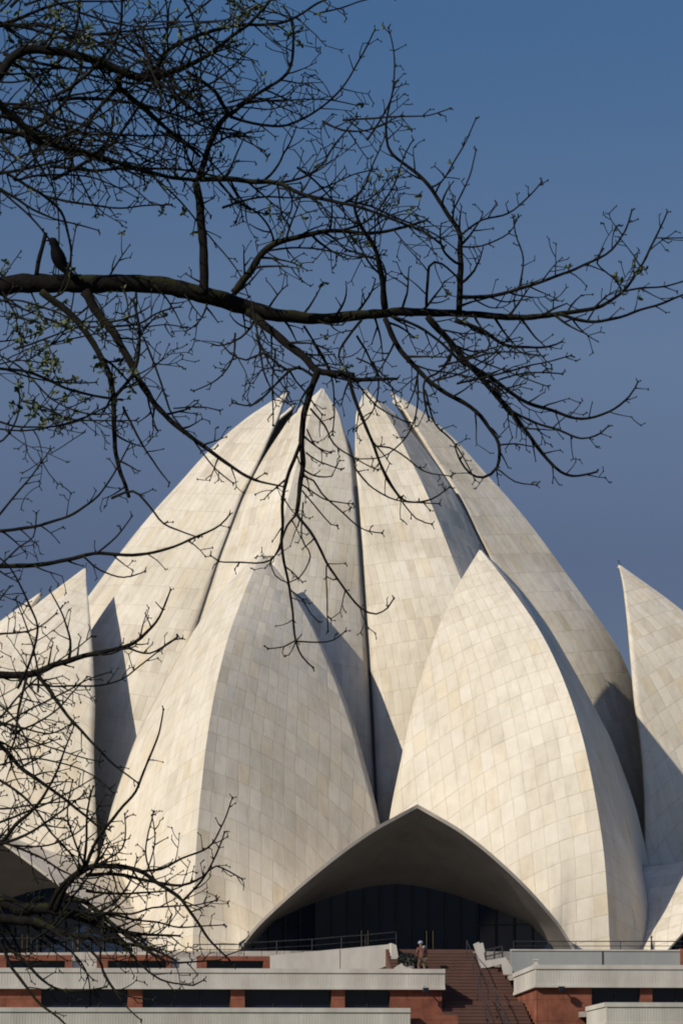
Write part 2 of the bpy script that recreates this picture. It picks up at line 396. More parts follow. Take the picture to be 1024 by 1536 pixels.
def under(u, v):
    sg, t = sgt(u); a = rimp(t, sg, -.1, -.19)
    x = sg*8.4*(t/1.05)**.95; b = Vector((x, plan(x), max(-.45, min(ztop(x)+.02, interp(BOT, t)[2]-.3))))
    p = a.lerp(b, v); p.z += .5*sin(pi*v)*max(0, 1-t/.7); return p
def rimf(u, v):
    sg, t = sgt(u); return rimp(t, sg).lerp(rimp(t, sg, -.1, -.19), v)
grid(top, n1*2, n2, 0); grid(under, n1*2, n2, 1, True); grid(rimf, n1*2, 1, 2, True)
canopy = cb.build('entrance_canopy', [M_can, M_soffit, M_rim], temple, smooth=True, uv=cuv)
# sharp borders between the three sheets come from their separate vertices; glazing wall below
gb = MB(); fb = MB(); xs = [-8.6+17.2*i/20 for i in range(21)]
for i in range(20):
    a, b = xs[i], xs[i+1]; za, zb = [max(-.4, ztop(q)+.2*max(0, 1-abs(q)/8.0)) for q in (a, b)]
    gb.add([(a, plan(a), -.45), (b, plan(b), -.45), (b, plan(b), zb), (a, plan(a), za)], [(0, 1, 2, 3)])
for i in range(1, 20):
    a = xs[i]; za = ztop(a)
    fb.box((a-.04, plan(a)-.1, -.45), (a+.04, plan(a)+.02, za-.02))
for k in range(4):
    pass
for sg in (-1, 1):
    P = [Vector((sg*x, plan(x)-.05, 1.25)) for x in (4.3, 5.2, 6.1, 7.0)]
    fb.tube(P, .05, 4)
glaz = gb.build('glazing', M_glass, canopy)
fram = fb.build('glazing_frame', M_frame, canopy)
hands = []
for cx_ in (-1.72, 1.72):
    for s_ in (-.17, .17):
        hb = MB(); hb.tube([(cx_+s_, -27.85, .0), (cx_+s_, -27.85, .95)], .035, 6); hands.append(hb.build('door_handle', M_brass, canopy))
for k in range(1, 9):
    c = dup(canopy, temple, R(40*k))
    for q in [glaz, fram]+hands: dup(q, c, 0)

# ------------------------------------------------------------------ podium
pod = empty('podium', (X0, 0, 0), PHI)
tag(pod, 'stepped podium of white ribbed concrete bands over red sandstone walls and dark windows', 'podium')
CP, SP = cos(PHI), sin(PHI)
def loc(px, py, yl):                                                  # pixel ray met with the podium's own plane y = yl -> x, z
    d = ray(px, py); o_ = CAM-Vector((X0, 0, 0))
    # local y of a world point = -x*sin + y*cos
    t = (yl-(-o_.x*SP+o_.y*CP))/(-d.x*SP+d.y*CP); p = o_+d*t
    return p.x*CP+p.y*SP, p.z
def part(mb, name, m, smooth=False, parent=pod): return mb.build(name, m, parent, smooth)
# terrace deck, nine-sided
def ngon(rad, n=36, a0=0): return [(rad*sin(2*pi*i/n+a0), -rad*cos(2*pi*i/n+a0)) for i in range(n)]
b = MB(); b.slab(ngon(38.5), -1.2, -.42); part(b, 'terrace_deck', M_deck)
b = MB(); b.slab(ngon(38.3), -7.7, -1.25); part(b, 'podium_core', M_red)

def band(name, poly, ztops, height, depth=.5):
    """ribbed concrete band following a polyline of (x, y); its cap, ribs and foot in one mesh"""
    mb = MB()
    for (a, b_, za, zb) in [(poly[i], poly[i+1], ztops[i], ztops[i+1]) for i in range(len(poly)-1)]:
        ax, ay = a; bx_, by_ = b_; L = math.hypot(bx_-ax, by_-ay); t = Vector(((bx_-ax)/L, (by_-ay)/L)); nn = Vector((t.y, -t.x))
        def slab(s0, s1, o0, o1, h0, h1):
            vs = []
            for (s, o_) in ((s0, o0), (s1, o0), (s1, o1), (s0, o1)):
                x = ax+t.x*s+nn.x*o_; y = ay+t.y*s+nn.y*o_; zt = za+(zb-za)*s/L
                vs.append((x, y, zt-h0)); 
            vs2 = [(x, y, z+h0-h1) for x, y, z in vs]
            mb.add(vs+vs2, [(0, 1, 2, 3), (7, 6, 5, 4), (0, 4, 5, 1), (1, 5, 6, 2), (2, 6, 7, 3), (3, 7, 4, 0)])
        slab(0, L, -depth, .06, 0, .2); slab(0, L, -depth, 0, .2, height-.13); slab(0, L, -depth, .045, height-.13, height)
        k = 0
        n_ = int(L/.13)
        for i in range(n_):
            s = (i+.5)*L/n_
            if i % 28 == 27: continue
            slab(s-.035, s+.035, -.01, .007, .202, height-.132)
    return part(mb, name, M_white)
Y1 = -49.0
xa, za1 = loc(667, 1453.5, Y1); _, zb1 = loc(667, 1484.5, Y1)
band('parapet_band', [(-46, Y1), (xa, Y1)], [za1, za1], za1-zb1)
Y2 = -55.0
xb, za2 = loc(615, 1512, Y2)
band('parapet_band', [(-48, Y2), (xb, Y2)], [za2, za2], 1.0)
# right hand bands with a splayed end
x0r, z0r = loc(770, 1460, -46.2); x1r, z1r = loc(802, 1447, -50.2); x2r, z2r = loc(1024, 1445.5, -50.2)
_, zbr = loc(802, 1481, -50.2)
band('parapet_band', [(x0r, -46.2), (x1r, -50.2), (46, -50.2)], [z0r+.0, z1r, z1r], z1r-zbr)
x3, z3 = loc(879, 1512, -53.8); x4, z4 = loc(908, 1503.5, -56); 
band('parapet_band', [(x3, -53.8), (x4, -56), (48, -56)], [z3+.05, z4, z4], 1.05)
# decks behind the bands
b = MB(); b.slab([(-46, -48.7), (xa-.2, -48.7), (xa-.2, -38), (-46, -30)], za1-.5, za1-.25); part(b, 'middle_deck', M_deck)
b = MB(); b.slab([(x0r+.2, -46), (x1r+.1, -49.9), (46, -49.9), (46, -30), (x0r+.2, -38)], z1r-.6, z1r-.35); part(b, 'middle_deck', M_deck)
b = MB(); b.slab([(-48, -54.7), (xb-.3, -54.7), (xb-.3, -49), (-48, -49)], za2-.5, za2-.25); part(b, 'lower_deck', M_deck)
b = MB(); b.slab([(x3+.3, -53.9), (x4+.1, -55.7), (48, -55.7), (48, -50), (x3+.3, -50)], z4-.6, z4-.35); part(b, 'lower_deck', M_deck)
# walls under the bands: sandstone pieces and window bays between them
def wall_bays(y, zt, zb, xL, xR, openings, rev=.35):
    """openings: list of (xa, xb). solid piers elsewhere."""
    x = xL; wins = []
    for (a, b_) in openings:
        if a > x: mb = MB(); mb.box((x, y, zb), (a, y+.6, zt)); part(mb, 'pier', M_red)
        wins.append((a, b_)); x = b_
    if xR > x: mb = MB(); mb.box((x, y, zb), (xR, y+.6, zt)); part(mb, 'wall', M_red)
    for a, b_ in wins:
        wm = MB(); wm.box((a, y+rev, zb), (b_, y+rev+.04, zt)); wo_ = part(wm, 'window', M_glass2)
        fm = MB(); k = max(1, round((b_-a)/1.3))
        for i in range(k+1):
            xx = a+.03+(b_-a-.06)*i/k; fm.box((xx-.03, y+rev-.06, zb+.05), (xx+.03, y+rev-.004, zt-.05))
        fm.box((a, y+rev-.06, zt-.05), (b_, y+rev-.004, zt)); fm.box((a, y+rev-.06, zb), (b_, y+rev-.004, zb+.05))
        fm.build('window_frame', M_frame, wo_)
XX = lambda px, yl: loc(px, 1500, yl)[0]
zw = za2-.3
ops = [(-40+i*5.4, -35.6+i*5.4) for i in range(4)]
ops = [q for q in ops if q[1] < XX(0, Y1+.25)]
ops += [(XX(a, Y1+.25), XX(b_, Y1+.25)) for a, b_ in ((62, 192), (214, 346), (367, 497), (517, 585))]
wall_bays(Y1+.25, zb1, zw, -46, xa-.12, ops)
# side wall beside the stairs
b = MB(); b.box((xa-.7, Y1+.86, -7.7), (xa-.12, -41.5, zb1+.02)); b.box((xa-.7, Y1+.3, -7.7), (xa-.12, Y1+.855, zw-.01)); part(b, 'side_wall', M_red)
b = MB(); b.box((xa-.55, Y1+.5, zb1+.021), (xa-.1, -42.5, za1-.004)); part(b, 'side_parapet', M_white)
yr = -50.0
ops = [(XX(887, yr), XX(960, yr)), (XX(978, yr), XX(1052, yr))]; x = ops[-1][1]+.6
while x < 40: ops.append((x, x+2.4)); x += 3.0
b = MB()
wall_bays(yr+.05, zbr, z4-.3, x1r+.12, 46, ops, .3)
b = MB(); b.slab([(x0r+.1, -46.1), (x1r+.10, yr+.04), (x1r+.10, yr+.7), (x0r+.8, -45.6)], -7.7, zbr-.01); part(b, 'splayed_wall', M_red)
# lower storey walls
b = MB(); b.box((-48, Y2+.3, -7.7), (xb-.1, Y2+.8, za2-1.0)); part(b, 'wall', M_red)
b = MB(); b.slab([(x3+.15, -53.6), (x4+.1, -55.7), (48, -55.7), (48, -55.2), (x4+.3, -55.2), (x3+.6, -53.4)], -7.7, z4-1.04); part(b, 'wall', M_red)
b = MB(); b.box((x1r+.12, -49.95, -7.7), (46, -49.5, z4-.303)); part(b, 'wall', M_red)
b = MB(); b.box((xb-.4, Y2+.9, -7.7), (xa-.13, Y1+.249, zw-.002)); part(b, 'wall', M_red)

# low walls along the terrace edge
YT = -40.5
def quad_wall(name, m, pts, y0, y1, parent=pod):
    mb = MB(); mb.prism(pts, y0, y1); return part(mb, name, m, parent=parent)
gx0, gz = loc(766, 1426, YT); gx1, _ = loc(1019, 1426, YT); 
quad_wall('grey_wall', M_grey, [(gx0, -2.6), (gx1, -2.6), (gx1, gz), (gx0, gz)], YT, YT+.3)
quad_wall('wall_coping', M_white, [(gx0, gz+.004), (gx1, gz+.004), (gx1, gz+.07), (gx0, gz+.07)], YT-.05, YT+.34)
mx, _ = loc(903, 1430, YT); b = MB(); b.box((mx-.03, YT-.03, -2.6), (mx+.03, YT-.002, gz)); part(b, 'wall_joint', M_frame)
quad_wall('red_block', M_red, [(gx1+.01, -2.6), (40, -2.6), (40, gz+.12), (gx1+.01, gz+.12)], YT-.1, YT+.5)
for a, c_, wins in ((-60, 108, ((10, 98),)), (147, 257, ((162, 250),)), (297, 405, ((310, 395),))):
    xl, zt_ = loc(a, 1432 if a < 290 else 1434, YT); xr, _ = loc(c_, 1432, YT)
    if a < 0: xl = -38
    mb = MB(); wl, z1_ = loc(wins[0][0], 1444, YT); wr, _ = loc(wins[0][1], 1444, YT)
    mb.box((xl, YT, -2.6), (wl, YT+1.2, zt_)); mb.box((wr, YT, -2.6), (xr, YT+1.2, zt_)); mb.box((wl+.001, YT+.002, z1_+.1), (wr-.001, YT+1.2, zt_))
    part(mb, 'red_block', M_red)
    mb = MB(); mb.box((wl, YT+.5, -2.6), (wr, YT+.55, z1_+.1)); part(mb, 'window', M_glass2)
for a, c_, yy in ((109, 146, 1441), (258, 296, 1436)):
    xl, zt_ = loc(a, yy, YT); xr, _ = loc(c_, yy, YT); quad_wall('white_wall', M_white, [(xl, -2.6), (xr, -2.6), (xr, zt_), (xl, zt_)], YT+.3, YT+.6)
# sloping white parapet left of the stairs
p0 = loc(406, 1433, YT-.6); p1 = loc(583, 1416.5, YT-.6); p2 = loc(588, 1440, YT-.6)
pj = loc(510, 1430, YT-.6)
quad_wall('sloping_parapet', M_white, [(p0[0], -2.4), (pj[0]-.02, -2.4), (pj[0]-.02, p0[1]+(p1[1]-p0[1])*(pj[0]-p0[0])/(p1[0]-p0[0])), p0], YT-.6, YT-.3)
quad_wall('sloping_parapet', M_white, [(pj[0]+.02, -2.4), (p1[0]-.9, -1.50), (p1[0], -1.2), p1, (pj[0]+.02, p0[1]+(p1[1]-p0[1])*(pj[0]-p0[0])/(p1[0]-p0[0]))], YT-.6, YT-.3)
e0 = loc(592, 1418, YT-1.0)
quad_wall('parapet_post', M_white, [(p1[0]+.01, -2.2), (e0[0]+.12, -2.2), (e0[0]+.12, -.9), (e0[0], e0[1]), (p1[0]+.01, p1[1]+.03)], YT-1.5, YT-.3)
l0 = loc(592, 1452, YT-3); l1 = loc(612, 1437, YT-3); l2 = loc(620, 1438, YT-3); l3 = loc(621, 1458, YT-3)
quad_wall('stepped_parapet', M_white, [(l0[0], -2.4), (l3[0], -2.4), (l2[0], l2[1]), (l1[0], l1[1]), (l0[0], l0[1])], YT-3, YT-2.7)

# ------------------------------------------------------------------ staircase
st = empty('staircase', (X0, 0, 0), PHI)
tag(st, 'broad red sandstone staircase climbing to the entrance between white parapets', 'stairs')
zt0 = loc(680, 1424, -41.5)[1]
b = MB(); y = -41.2; z = zt0; rise = .165; run = .36; k = 0
b.box((-2.3, -41.2, -1.4), (2.0, -38.0, z))
while z > -7.6:
    z -= rise; k += 1
    y1 = y-run
    xr = 2.2+min(1, k*run/3.4)+.03*k*run; xl = -2.3 if y1 > -46.2 else xa-.11
    b.box((xl, y1+.035, z-1.2 if z-1.2 > -7.7 else -7.7), (xr, y, z-.05)); b.box((xl, y1+.015, z-.049), (xr, y, z)); y = y1
    if k == 16: b.box((xl, y-1.0, z-.9), (xr, y, z)); y -= 1.0
b.build('flight', M_redd, st)
stair_end = y
def zstair(yy):
    if yy > -41.2: return zt0
    n_ = math.ceil((-41.2-yy)/run)
    if n_ <= 16: return zt0-rise*n_
    yy2 = yy+1.0
    return zt0-rise*max(16, math.ceil((-41.2-yy2)/run))
# right hand zigzag parapet
def zig(pts, th=.3, name='side_parapet'):                                # polyline of (px, py, y) joined by slabs
    mb = MB()
    V_ = []
    for (px, py, yl, hw) in pts:
        x, z = loc(px, py, yl); V_.append((Vector((x, yl, z)), hw))
    for (a, ha), (b_, hb_) in zip(V_[:-1], V_[1:]):
        vs = []
        for p, h in ((a, ha), (b_, hb_)):
            for dx in (-th/2, th/2):
                for dz in (-h, 0): vs.append((p.x+dx, p.y, p.z+dz))
        mb.add(vs, [(0, 1, 3, 2), (4, 6, 7, 5), (0, 4, 5, 1), (2, 3, 7, 6), (1, 5, 7, 3), (0, 2, 6, 4)])
    return mb.build(name, M_white, st)
def zpoly(pts, y0, y1, name='side_parapet'):
    mb = MB(); mb.prism([loc(px, py, y0) for px, py in pts], y0, y1); return mb.build(name, M_white, st)
zpoly([(711, 1416), (718, 1413), (724, 1427), (727.5, 1441), (754, 1436.5), (758, 1436), (768, 1452), (768, 1462), (756, 1462), (751, 1446), (731, 1451.5), (722, 1452)], -43.2, -42.8)
zpoly([(718.5, 1415), (724, 1414), (727, 1428), (722, 1430)], -41.8, -41.2)
def rail(name, label, posts, h, parent_thing=None, r=.024, group=None, mids=(.5,), m=None):
    t = parent_thing or empty(name, posts[0]); 
    off = Vector((0, 0, 0)) if parent_thing else Vector(posts[0])
    if not parent_thing: tag(t, label, 'railing', group)
    P = [Vector(p)-off for p in posts]
    mb = MB(); mb.tube([p+Vector((0, 0, h)) for p in P], r, 6)
    mb.build('handrail', m or M_rail, t)
    if mids:
        mb = MB()
        for q in mids: mb.tube([p+Vector((0, 0, h*q)) for p in P], r*.7, 5)
        mb.build('lower_rail', m or M_rail, t)
    for p in P:
        mb = MB(); mb.tube([p, p+Vector((0, 0, h-.01))], r*.9, 6); mb.build('rail_post', m or M_rail, t)
    return t
def W(xl, yl, z): return Vector((X0+xl*CP-yl*SP, xl*SP+yl*CP, z))     # podium coordinates to world
# two handrails down the middle of the flight
for k_, (xs_, ys_) in enumerate(((1.55, (-42.2, -44.0, -45.8)), (1.9, (-46.6, -48.8, -51.0, -53.2)), (1.25, (-47.6, -49.8, -52.0)))):
    posts = [W(xs_+.05*i, q, zstair(q)) for i, q in enumerate(ys_)]
    rail('stair_railing', ('upper dark metal handrail in the middle of the red staircase', 'lower dark handrail nearer the right side of the red staircase', 'lower dark handrail in the shaded left part of the red staircase')[k_], posts, .9, group='stair handrails')
# railing on the terrace behind the sloping parapet
pts = []
for px, py in ((366, 1434), (415, 1431), (468, 1428), (512, 1424), (548, 1421.5), (594, 1417)):
    x, z = loc(px, py, -40.6); pts.append(W(x, -40.6, z))
rail('terrace_railing', 'thin dark railing rising above the sloping white parapet left of the stairs', pts, .62, group='terrace railings')
pts = []
for px in (770, 863, 930, 980):
    x, z = loc(px, 1426, -39.6); pts.append(W(x, -39.6, z))
x, z = loc(1060, 1426, -39.6); pts.append(W(x, -39.6, z))
rail('terrace_railing', 'dark two bar railing above the smooth grey wall at the right', pts, .46, group='terrace railings')
pts = []
for px in (-60, 47, 56, 110, 205, 250):
    x, z = loc(px, 1432, -39.6); pts.append(W(x, -39.6, z))
rail('terrace_railing', 'thin railing above the red blocks at the left behind the branches', pts, .8, group='terrace railings')
pts = []
for px in (290, 330, 362):
    x, z = loc(px, 1432, -39.6); pts.append(W(x, -39.6, z))
rail('terrace_railing', 'short thin railing at the foot of the left outer petal', pts, .5, group='terrace railings')
pts = []
for px, py, yy in ((728, 1444, -41.9), (741, 1441, -41.9), (753, 1438, -41.9)):
    x, z = loc(px, py, yy); pts.append(W(x, yy, z))
rail('stair_railing', 'short dark railing above the zigzag white parapet right of the stairs', pts, .6, r=.045, group='stair handrails')
# floodlights
def lamp(px, py, yl, label, tilt=.3):
    x, z = loc(px, py, yl); t = empty('floodlight', W(x, yl, z), PHI); tag(t, label, 'lamp', 'floodlights fixed under the white bands')
    mb = MB(); mb.box((-.12, -.42, -.10), (.12, -.2, .10)); mb.box((-.15, -.44, .102), (.15, -.18, .13)); mb.build('lamp_head', M_frame, t)
    mb = MB(); mb.tube([(0, -.2, 0), (0, .1, .12)], .03, 6); mb.box((-.07, .08, .03), (.07, .12, .2)); mb.build('bracket', M_rail, t)
    mb = MB(); mb.box((-.1, -.432, -.08), (.1, -.422, .08)); mb.build('lens', M_glass2, t)
lamp(840, 1484, -50.2, 'small black floodlight on the red wall below the right white band')
lamp(637, 1486, -49.1, 'small floodlight under the end of the long left white band')
x, z = loc(803, 1446, -50.0)
mb = MB(); mb.box((-.11, -.1, 0), (.11, .1, .05)); mb.box((-.07, -.06, .05), (.07, .06, .2)); mb.box((-.12, -.09, .2), (.12, .09, .27)); o = mb.build('lamp_box', M_white); o.location = W(x, -50.05, z1r); o.rotation_euler.z = PHI
tag(o, 'small white box fitting on the corner of the right white band', 'lamp')

# ------------------------------------------------------------------ shrub by the stairs
random.seed(5)
M_leafd = rough_mat('shrub_leaf', (.010, .015, .010), (.018, .025, .016), 6, .7, 0)
M_bark = None
sx, sz = loc(611, 1450, -43.3)
shr = empty('shrub', W(sx, -43.3, zstair(-43.3)))
tag(shr, 'low dark green shrub beside the white parapet left of the stairs', 'shrub')
mb = MB()
for i in range(700):
    a = random.uniform(0, 2*pi); rr_ = random.random()**.5; h = random.random()
    c = Vector((cos(a)*rr_*.5, sin(a)*rr_*.35, .15+h*.62*(1-.4*rr_*rr_))); t_ = Vector((random.gauss(0, 1), random.gauss(0, 1), random.gauss(0, .6))).normalized(); s_ = t_.orthogonal().normalized()
    l_ = random.uniform(.05, .09); mb.add([c-t_*l_, c+s_*l_*.5, c+t_*l_, c-s_*l_*.5], [(0, 1, 2, 3)])
mb.build('foliage', M_leafd, shr)
mb = MB()
for i in range(5):
    a = i*1.3; mb.tube([(0, 0, -.02), (cos(a)*.12, sin(a)*.1, .3), (cos(a)*.3, sin(a)*.22, .7)], [.02, .015, .006], 5)
mb.build('stem', M_rail, shr)
#<<PERSON
# ------------------------------------------------------------------ person climbing the stairs
M_skin = rough_mat('skin', (.14, .07, .04), (.19, .10, .06), 12, .6, 0)
M_shirt = rough_mat('maroon_cloth', (.12, .052, .044), (.16, .075, .06), 8, .9, .003)
M_trou = rough_mat('khaki_cloth', (.10, .065, .042), (.14, .095, .065), 8, .9, .003)
M_capm = rough_mat('white_cloth', (.27, .29, .33), (.36, .38, .41), 8, .9, .003)
pyl = -43.9; pxl, _ = loc(633, 1440, pyl); pz = zstair(pyl)
person = empty('person', W(pxl, pyl, pz), PHI+R(200))
tag(person, 'person in white cap and maroon top on the stairs, white cloth over one shoulder', 'person')
def skinned(name, verts, edges, radii, m, sub=1):
    me = bpy.data.meshes.new(name); me.from_pydata(verts, edges, []); me.update()
    o = bpy.data.objects.new(name, me); col.objects.link(o); o.parent = person; me.materials.append(m)
    mod = o.modifiers.new('skin', 'SKIN'); mod.use_smooth_shade = True
    if not me.skin_vertices: me.skin_vertices.new(name='')
    for sv, r_ in zip(me.skin_vertices[0].data, radii): sv.radius = (r_, r_) if not isinstance(r_, tuple) else r_
    me.skin_vertices[0].data[0].use_root = True
    o.modifiers.new('sub', 'SUBSURF').levels = sub; o.modifiers['sub'].render_levels = sub
    return o
# person's own frame: faces -y, +x its left
Vb = [(0, 0, .88), (0, -.01, 1.02), (0, -.04, 1.18), (0, -.08, 1.33), (0, -.12, 1.42), (0, -.16, 1.50), (0, -.19, 1.58), (0, -.19, 1.64),
      (.09, -.02, .84), (.10, -.20, .50), (.10, -.10, .10), (.10, -.22, .03),
      (-.09, .0, .84), (-.10, .02, .47), (-.10, .16, .10), (-.10, .05, .03),
      (.19, -.09, 1.34), (.25, -.13, 1.08), (.20, -.32, .95), (.18, -.38, .92),
      (-.19, -.08, 1.34), (-.27, .0, 1.08), (-.26, -.16, .90), (-.25, -.20, .86)]
Eb = [(0, 1), (1, 2), (2, 3), (3, 4), (4, 5), (5, 6), (6, 7), (0, 8), (8, 9), (9, 10), (10, 11), (0, 12), (12, 13), (13, 14), (14, 15), (3, 16), (16, 17), (17, 18), (18, 19), (3, 20), (20, 21), (21, 22), (22, 23)]
Rb = [.13, .125, .135, .13, .06, .075, .095, .07, .09, .06, .04, .035, .09, .06, .04, .035, .06, .042, .03, .026, .06, .042, .03, .026]
def fingers(k, sx_):
    c = Vb[k]
    for i, (dx, l_) in enumerate(((-.03, .06), (-.01, .075), (.01, .08), (.03, .065))):
        a = len(Vb); Vb.append((c[0]+dx, c[1]-.03, c[2]-.03)); Vb.append((c[0]+dx*1.15, c[1]-.04-l_*.3, c[2]-.03-l_)); Eb.append((k, a)); Eb.append((a, a+1)); Rb.extend([.01, .008])
    a = len(Vb); Vb.append((c[0]-sx_*.05, c[1]-.03, c[2]-.01)); Eb.append((k, a)); Rb.append(.010)
fingers(19, 1); fingers(23, -1)
skinned('body', Vb, Eb, Rb, M_skin, 2)
skinned('shirt', [(0, 0, .86), (0, -.01, 1.02), (0, -.04, 1.18), (0, -.08, 1.34), (.19, -.09, 1.35), (.25, -.13, 1.1), (-.19, -.08, 1.35), (-.27, 0, 1.1)],
        [(0, 1), (1, 2), (2, 3), (3, 4), (4, 5), (3, 6), (6, 7)], [.165, .155, .16, .145, .085, .07, .085, .07], M_shirt, 2)
skinned('trousers', [(0, 0, .86), (.09, -.02, .80), (.10, -.20, .50), (.10, -.12, .16), (-.09, 0, .80), (-.10, .02, .47), (-.10, .15, .16)],
        [(0, 1), (1, 2), (2, 3), (0, 4), (4, 5), (5, 6)], [.15, .115, .085, .07, .115, .085, .07], M_trou, 2)
mb = MB(); mb.ball((0, -.18, 1.655), .125, sc=(1, 1.08, .75), nu=12, nv=8); mb.slab([(.09*cos(a)*1.1, -.29-.09*sin(a)) for a in [i*pi/6 for i in range(7)]], 1.625, 1.64); mb.build('cap', M_capm, person, True)
skinned('shoulder_cloth', [(-.02, .03, 1.40), (-.15, -.02, 1.45), (-.22, -.12, 1.34), (-.2, -.2, 1.2)], [(0, 1), (1, 2), (2, 3)], [.07, .07, .06, .045], M_capm, 2)
for s in (-1, 1):
    mb = MB(); mb.ball((s*.034, -.272, 1.585), .012); mb.build('eye', M_frame, person, True)
    mb = MB(); mb.ball((s*.095, -.18, 1.575), .028, sc=(.4, .8, 1.2)); mb.build('ear', M_skin, person, True)
mb = MB(); mb.tube([(0, -.27, 1.59), (0, -.305, 1.555), (0, -.275, 1.545)], [.01, .016, .012], 6); mb.build('nose', M_skin, person, True)
mb = MB(); mb.tube([(-.025, -.272, 1.525), (0, -.28, 1.523), (.025, -.272, 1.525)], [.004, .008, .004], 5); mb.build('mouth', M_shirt, person, True)
person.scale = (.95, .95, .95)
#>>PERSON
#<<TREE
# ------------------------------------------------------------------ bare tree in front of the camera
def bark(name, ca, cb, moss, mfac):
    m, n, b = mat(name)
    tc = N(n, 'ShaderNodeTexCoord').outputs['Object']
    c = ramp(n, noise_(n, tc, 14, 6, .65), [(.3, ca), (.7, cb)])
    gm = N(n, 'ShaderNodeNewGeometry'); sp = N(n, 'ShaderNodeSeparateXYZ'); n.links.new(gm.outputs['Normal'], sp.inputs[0])
    up = math_(n, 'MULTIPLY', math_(n, 'MAXIMUM', math_(n, 'ADD', sp.outputs[2], .1), 0), math_(n, 'GREATER_THAN', noise_(n, tc, 3.5, 4), .52))
    c = mixc(n, math_(n, 'MULTIPLY', up, mfac), c, moss)
    n.links.new(c, b.inputs['Base Color']); b.inputs['Roughness'].default_value = .9; b.inputs['Specular IOR Level'].default_value = .15
    bp = N(n, 'ShaderNodeBump'); bp.inputs['Distance'].default_value = .006; n.links.new(noise_(n, tc, 45, 5), bp.inputs['Height']); n.links.new(bp.outputs[0], b.inputs['Normal'])
    return m
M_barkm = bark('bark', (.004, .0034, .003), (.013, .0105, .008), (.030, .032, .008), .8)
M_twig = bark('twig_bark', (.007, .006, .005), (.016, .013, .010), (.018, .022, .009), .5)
M_bud = rough_mat('bud', (.010, .012, .007), (.02, .025, .012), 30, .8, 0)
M_leaf = rough_mat('young_leaf', (.06, .08, .04), (.13, .155, .08), 9, .7, 0)
TB = 24.0
trunk_x = -330.0
tbase = at(trunk_x, 1597, TB); tree = empty('bare_tree', (tbase.x, tbase.y, -7.7))
tag(tree, 'large bare spreading tree with dark mossy branches and small opening buds', 'tree')
TL = Vector(tree.location)
def T3(p): return at(p[0], p[1], p[2])-TL
def wr(wpx, d): return wpx*.5*d/FPX
mb = MB()
tp = []; tr_ = []
for i in range(15):
    f = i/14; z = f*12.5
    tp.append((.25*sin(f*3)-.15*f, .3*sin(f*4+1)-.25, z)); tr_.append(.42*(1-f)**.8*(1+.5*math.exp(-f*14))+.05)
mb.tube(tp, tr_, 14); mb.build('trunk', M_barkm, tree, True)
def cr(pts, step=9):
    """catmull-rom through px points (x, y, w, depth)"""
    out = []
    for i in range(len(pts)-1):
        p0, p1, p2, p3 = pts[max(i-1, 0)], pts[i], pts[i+1], pts[min(i+2, len(pts)-1)]
        L = math.hypot(p2[0]-p1[0], p2[1]-p1[1]); n = max(1, int(L/step))
        for k in range(n):
            t = k/n
            out.append(tuple(.5*((2*b)+(-a+c)*t+(2*a-5*b+4*c-d)*t*t+(-a+3*b-3*c+d)*t**3) for a, b, c, d in zip(p0, p1, p2, p3)))
    out.append(pts[-1]); return out
rnd = random.Random(11)
HOT = [(250, 352, 45, .9), (100, 520, 60, .55), (70, 590, 60, .5), (172, 575, 35, .8), (60, 480, 50, .4), (120, 385, 40, .6), (360, 20, 60, .35), (290, 30, 60, .3), (30, 370, 50, .4), (60, 60, 80, .2), (450, 40, 40, .2), (600, 300, 60, .08), (850, 380, 60, .1), (960, 400, 60, .1)]
def leafy(x, y):
    p = .02 if (y < 560 and x < 700) else 0
    for a, b, r, q in HOT:
        if (x-a)**2+(y-b)**2 < r*r: p = max(p, q)
    return p
def leaf_at(lm, P, d, n, size):
    for _ in range(n):
        a = Vector((rnd.gauss(0, 1), rnd.gauss(0, 1), rnd.gauss(.4, .8))).normalized(); s = a.orthogonal().normalized()
        s = (Matrix.Rotation(rnd.uniform(0, 6.28), 3, a) @ s); l = size*rnd.uniform(.6, 1.2)*d/FPX; nn = a.cross(s)*l*.12
        c = P
        lm.add([c, c+a*l*.35+s*l*.26+nn, c+a*l*.75+s*l*.2+nn, c+a*l, c+a*l*.75-s*l*.2+nn, c+a*l*.35-s*l*.26+nn, c+a*l*.5-nn], [(0, 1, 6), (1, 2, 6), (2, 3, 6), (3, 4, 6), (4, 5, 6), (5, 0, 6)])
def spur(tm, bm_, x, y, d, ang, w):
    l = rnd.uniform(3, 7.5); a = ang+rnd.choice((-1, 1))*rnd.uniform(.5, 1.2)
    q = (x+cos(a)*l, y-sin(a)*l, d)
    tm.tube([T3((x, y, d)), T3(q)], [wr(max(1.6, w*.8), d), wr(max(1.5, w*.65), d)], 4)
    bm_.ball(T3(q), wr(rnd.uniform(1.7, 2.6), d), nu=5, nv=4, sc=(.9, .9, 1.3), m=1)
